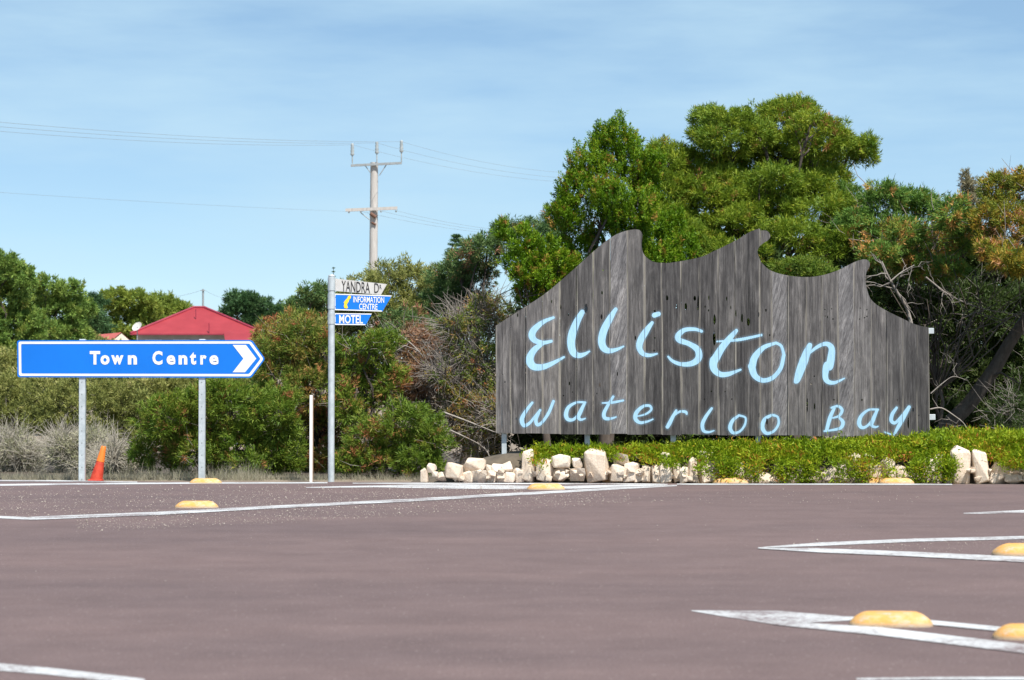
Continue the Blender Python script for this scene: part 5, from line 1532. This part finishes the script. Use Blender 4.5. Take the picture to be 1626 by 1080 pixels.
# lower verandah wing to the right
vz0, vz1 = H3(400, 541).z, H3(372, 524).z
wx0, wx1 = H3(362, 540).x, H3(424, 540).x
from_lists('verandah_roof', [Vector((wx0, YH - 2.4, vz0)), Vector((wx1, YH - 2.4, vz0 - .1)), Vector((wx1 - .4, YH + 5, vz0 + .25)), Vector((H3(385, 510).x, YH + 2.6, H3(385, 514).z)), Vector((H3(352, 524).x, YH + 1.2, H3(352, 523).z))], [(0, 1, 3, 4), (1, 2, 3)], M['roofred'], house)
wy = YH + 0.6
from_bm('wall', box_bm(xl + 0.5, xr + 1.6, wy, YH + dpt - .6, gzh - .2, ez - 0.02), M['housewall'], house)
for xx in (0.2, 0.45, 0.72):
    cxw = xl + (xr - xl) * xx
    w = from_bm('window', box_bm(cxw - .8, cxw + .8, wy - .06, wy - .003, ez - 2.0, ez - .55), M['alu'], house)
    g = from_bm('pane', box_bm(cxw - .7, cxw + .7, wy - .08, wy - .062, ez - 1.9, ez - .65), M['glass'], None)
    g.parent = w; g.location = -(Vector(house.location) + Vector(w.location))
from_bm('gutter', box_bm(xl, xr + 2.2, YH - .12, YH - .004, ez - .12, ez - .01), M['ridge'], house)
# vent pipes on the roof, seen as thin lines
for (x, y0, y1) in ((311, 490, 506), (332, 510, 528)):
    t = (530 - y1) / 42.0
    p = H3(x, y1, 6 * t - .15); tube('vent_pipe', [p, Vector((p.x, p.y, p.z + 0.9))], 0.05, M['ridge'], house, 6)
# satellite dish
YD = 222.0
dp = at(218, 519, YD)
gd = float(terrain_z(np.array(0.0), np.array(YD)))
dish = empty('satellite_dish', (dp.x, YD, gd), 'small pale satellite dish left of the red roof', 'satellite dish')
bm = bmesh.new()
bmesh.ops.create_uvsphere(bm, u_segments=16, v_segments=10, radius=0.62)
bmesh.ops.delete(bm, geom=[v for v in bm.verts if v.co.z > -0.3], context='VERTS')
for v in bm.verts: v.co = Matrix.Rotation(R(50), 3, 'X') @ Matrix.Rotation(R(-24), 3, 'Y') @ Vector((v.co.x, v.co.y, (v.co.z + .5) * .5)) + dp
from_bm('reflector', bm, M['greyblade'], dish, True)
tube('mast', [(dp.x, YD, gd), (dp.x, YD, dp.z)], 0.05, M['steelgrey'], dish, 6)
# small gable
YQ = 200.0
def Q3(px, py, dy=0.0): return at(px, py, YQ + dy)
gq = float(terrain_z(np.array(0.0), np.array(YQ)))
gab = empty('gabled_cottage', (Q3(192, 540).x, YQ, gq), 'small cottage with cream gable and orange red roof above the blue sign', 'house')
A, Bq, Cq = Q3(179, 541), Q3(206, 541), Q3(193, 529.5)
bz = A.z
dv = Vector((-3.4, 7, 0))
from_lists('wall', [Vector((A.x, YQ, gq)), Vector((Bq.x, YQ, gq)), Bq, Cq, A] + [v + dv for v in (Vector((A.x, YQ, gq)), Vector((Bq.x, YQ, gq)), Bq, Cq, A)],
           [(0, 1, 2, 3, 4), (9, 8, 7, 6, 5), (1, 6, 7, 2), (0, 4, 9, 5)], M['cream'], gab)
up_ = Vector((0, 0, .09)); fw = Vector((0, -.04, 0)); o1 = Vector((-.25, 0, -.2)); o2 = Vector((.25, 0, -.2))
from_lists('roof', [A + o1 + up_ + fw, Cq + up_ + fw, Cq + dv + up_, A + dv + o1 + up_, Bq + o2 + up_ + fw, Bq + dv + o2 + up_], [(0, 1, 2, 3), (1, 4, 5, 2)], M['roofpink'], gab)
wv = Q3(192, 552)
gw = from_bm('window', box_bm(wv.x - .4, wv.x + .4, YQ - .05, YQ - .004, wv.z - .4, wv.z + .4), M['glass'], gab)
# pale shed
YE = 260.0
s0, s1 = at(442, 524, YE), at(458, 513, YE)
gs = float(terrain_z(np.array(0.0), np.array(YE)))
shed = empty('pale_shed', ((s0.x + s1.x) / 2, YE, gs), 'pale shed wall glimpsed between the trees right of the red roof', 'shed')
from_bm('wall', box_bm(s0.x, s1.x, YE, YE + 4, gs - .1, s1.z), M['cream'], shed)
from_lists('roof', [Vector((s0.x - .2, YE - .2, s1.z + .03)), Vector((s1.x + .2, YE - .2, s1.z + .03)), Vector((s1.x + .2, YE + 4.2, s1.z + .6)), Vector((s0.x - .2, YE + 4.2, s1.z + .6))], [(0, 1, 2, 3)], M['steelgrey'], shed)
print('leaf quads', LEAF_TOTAL[0])
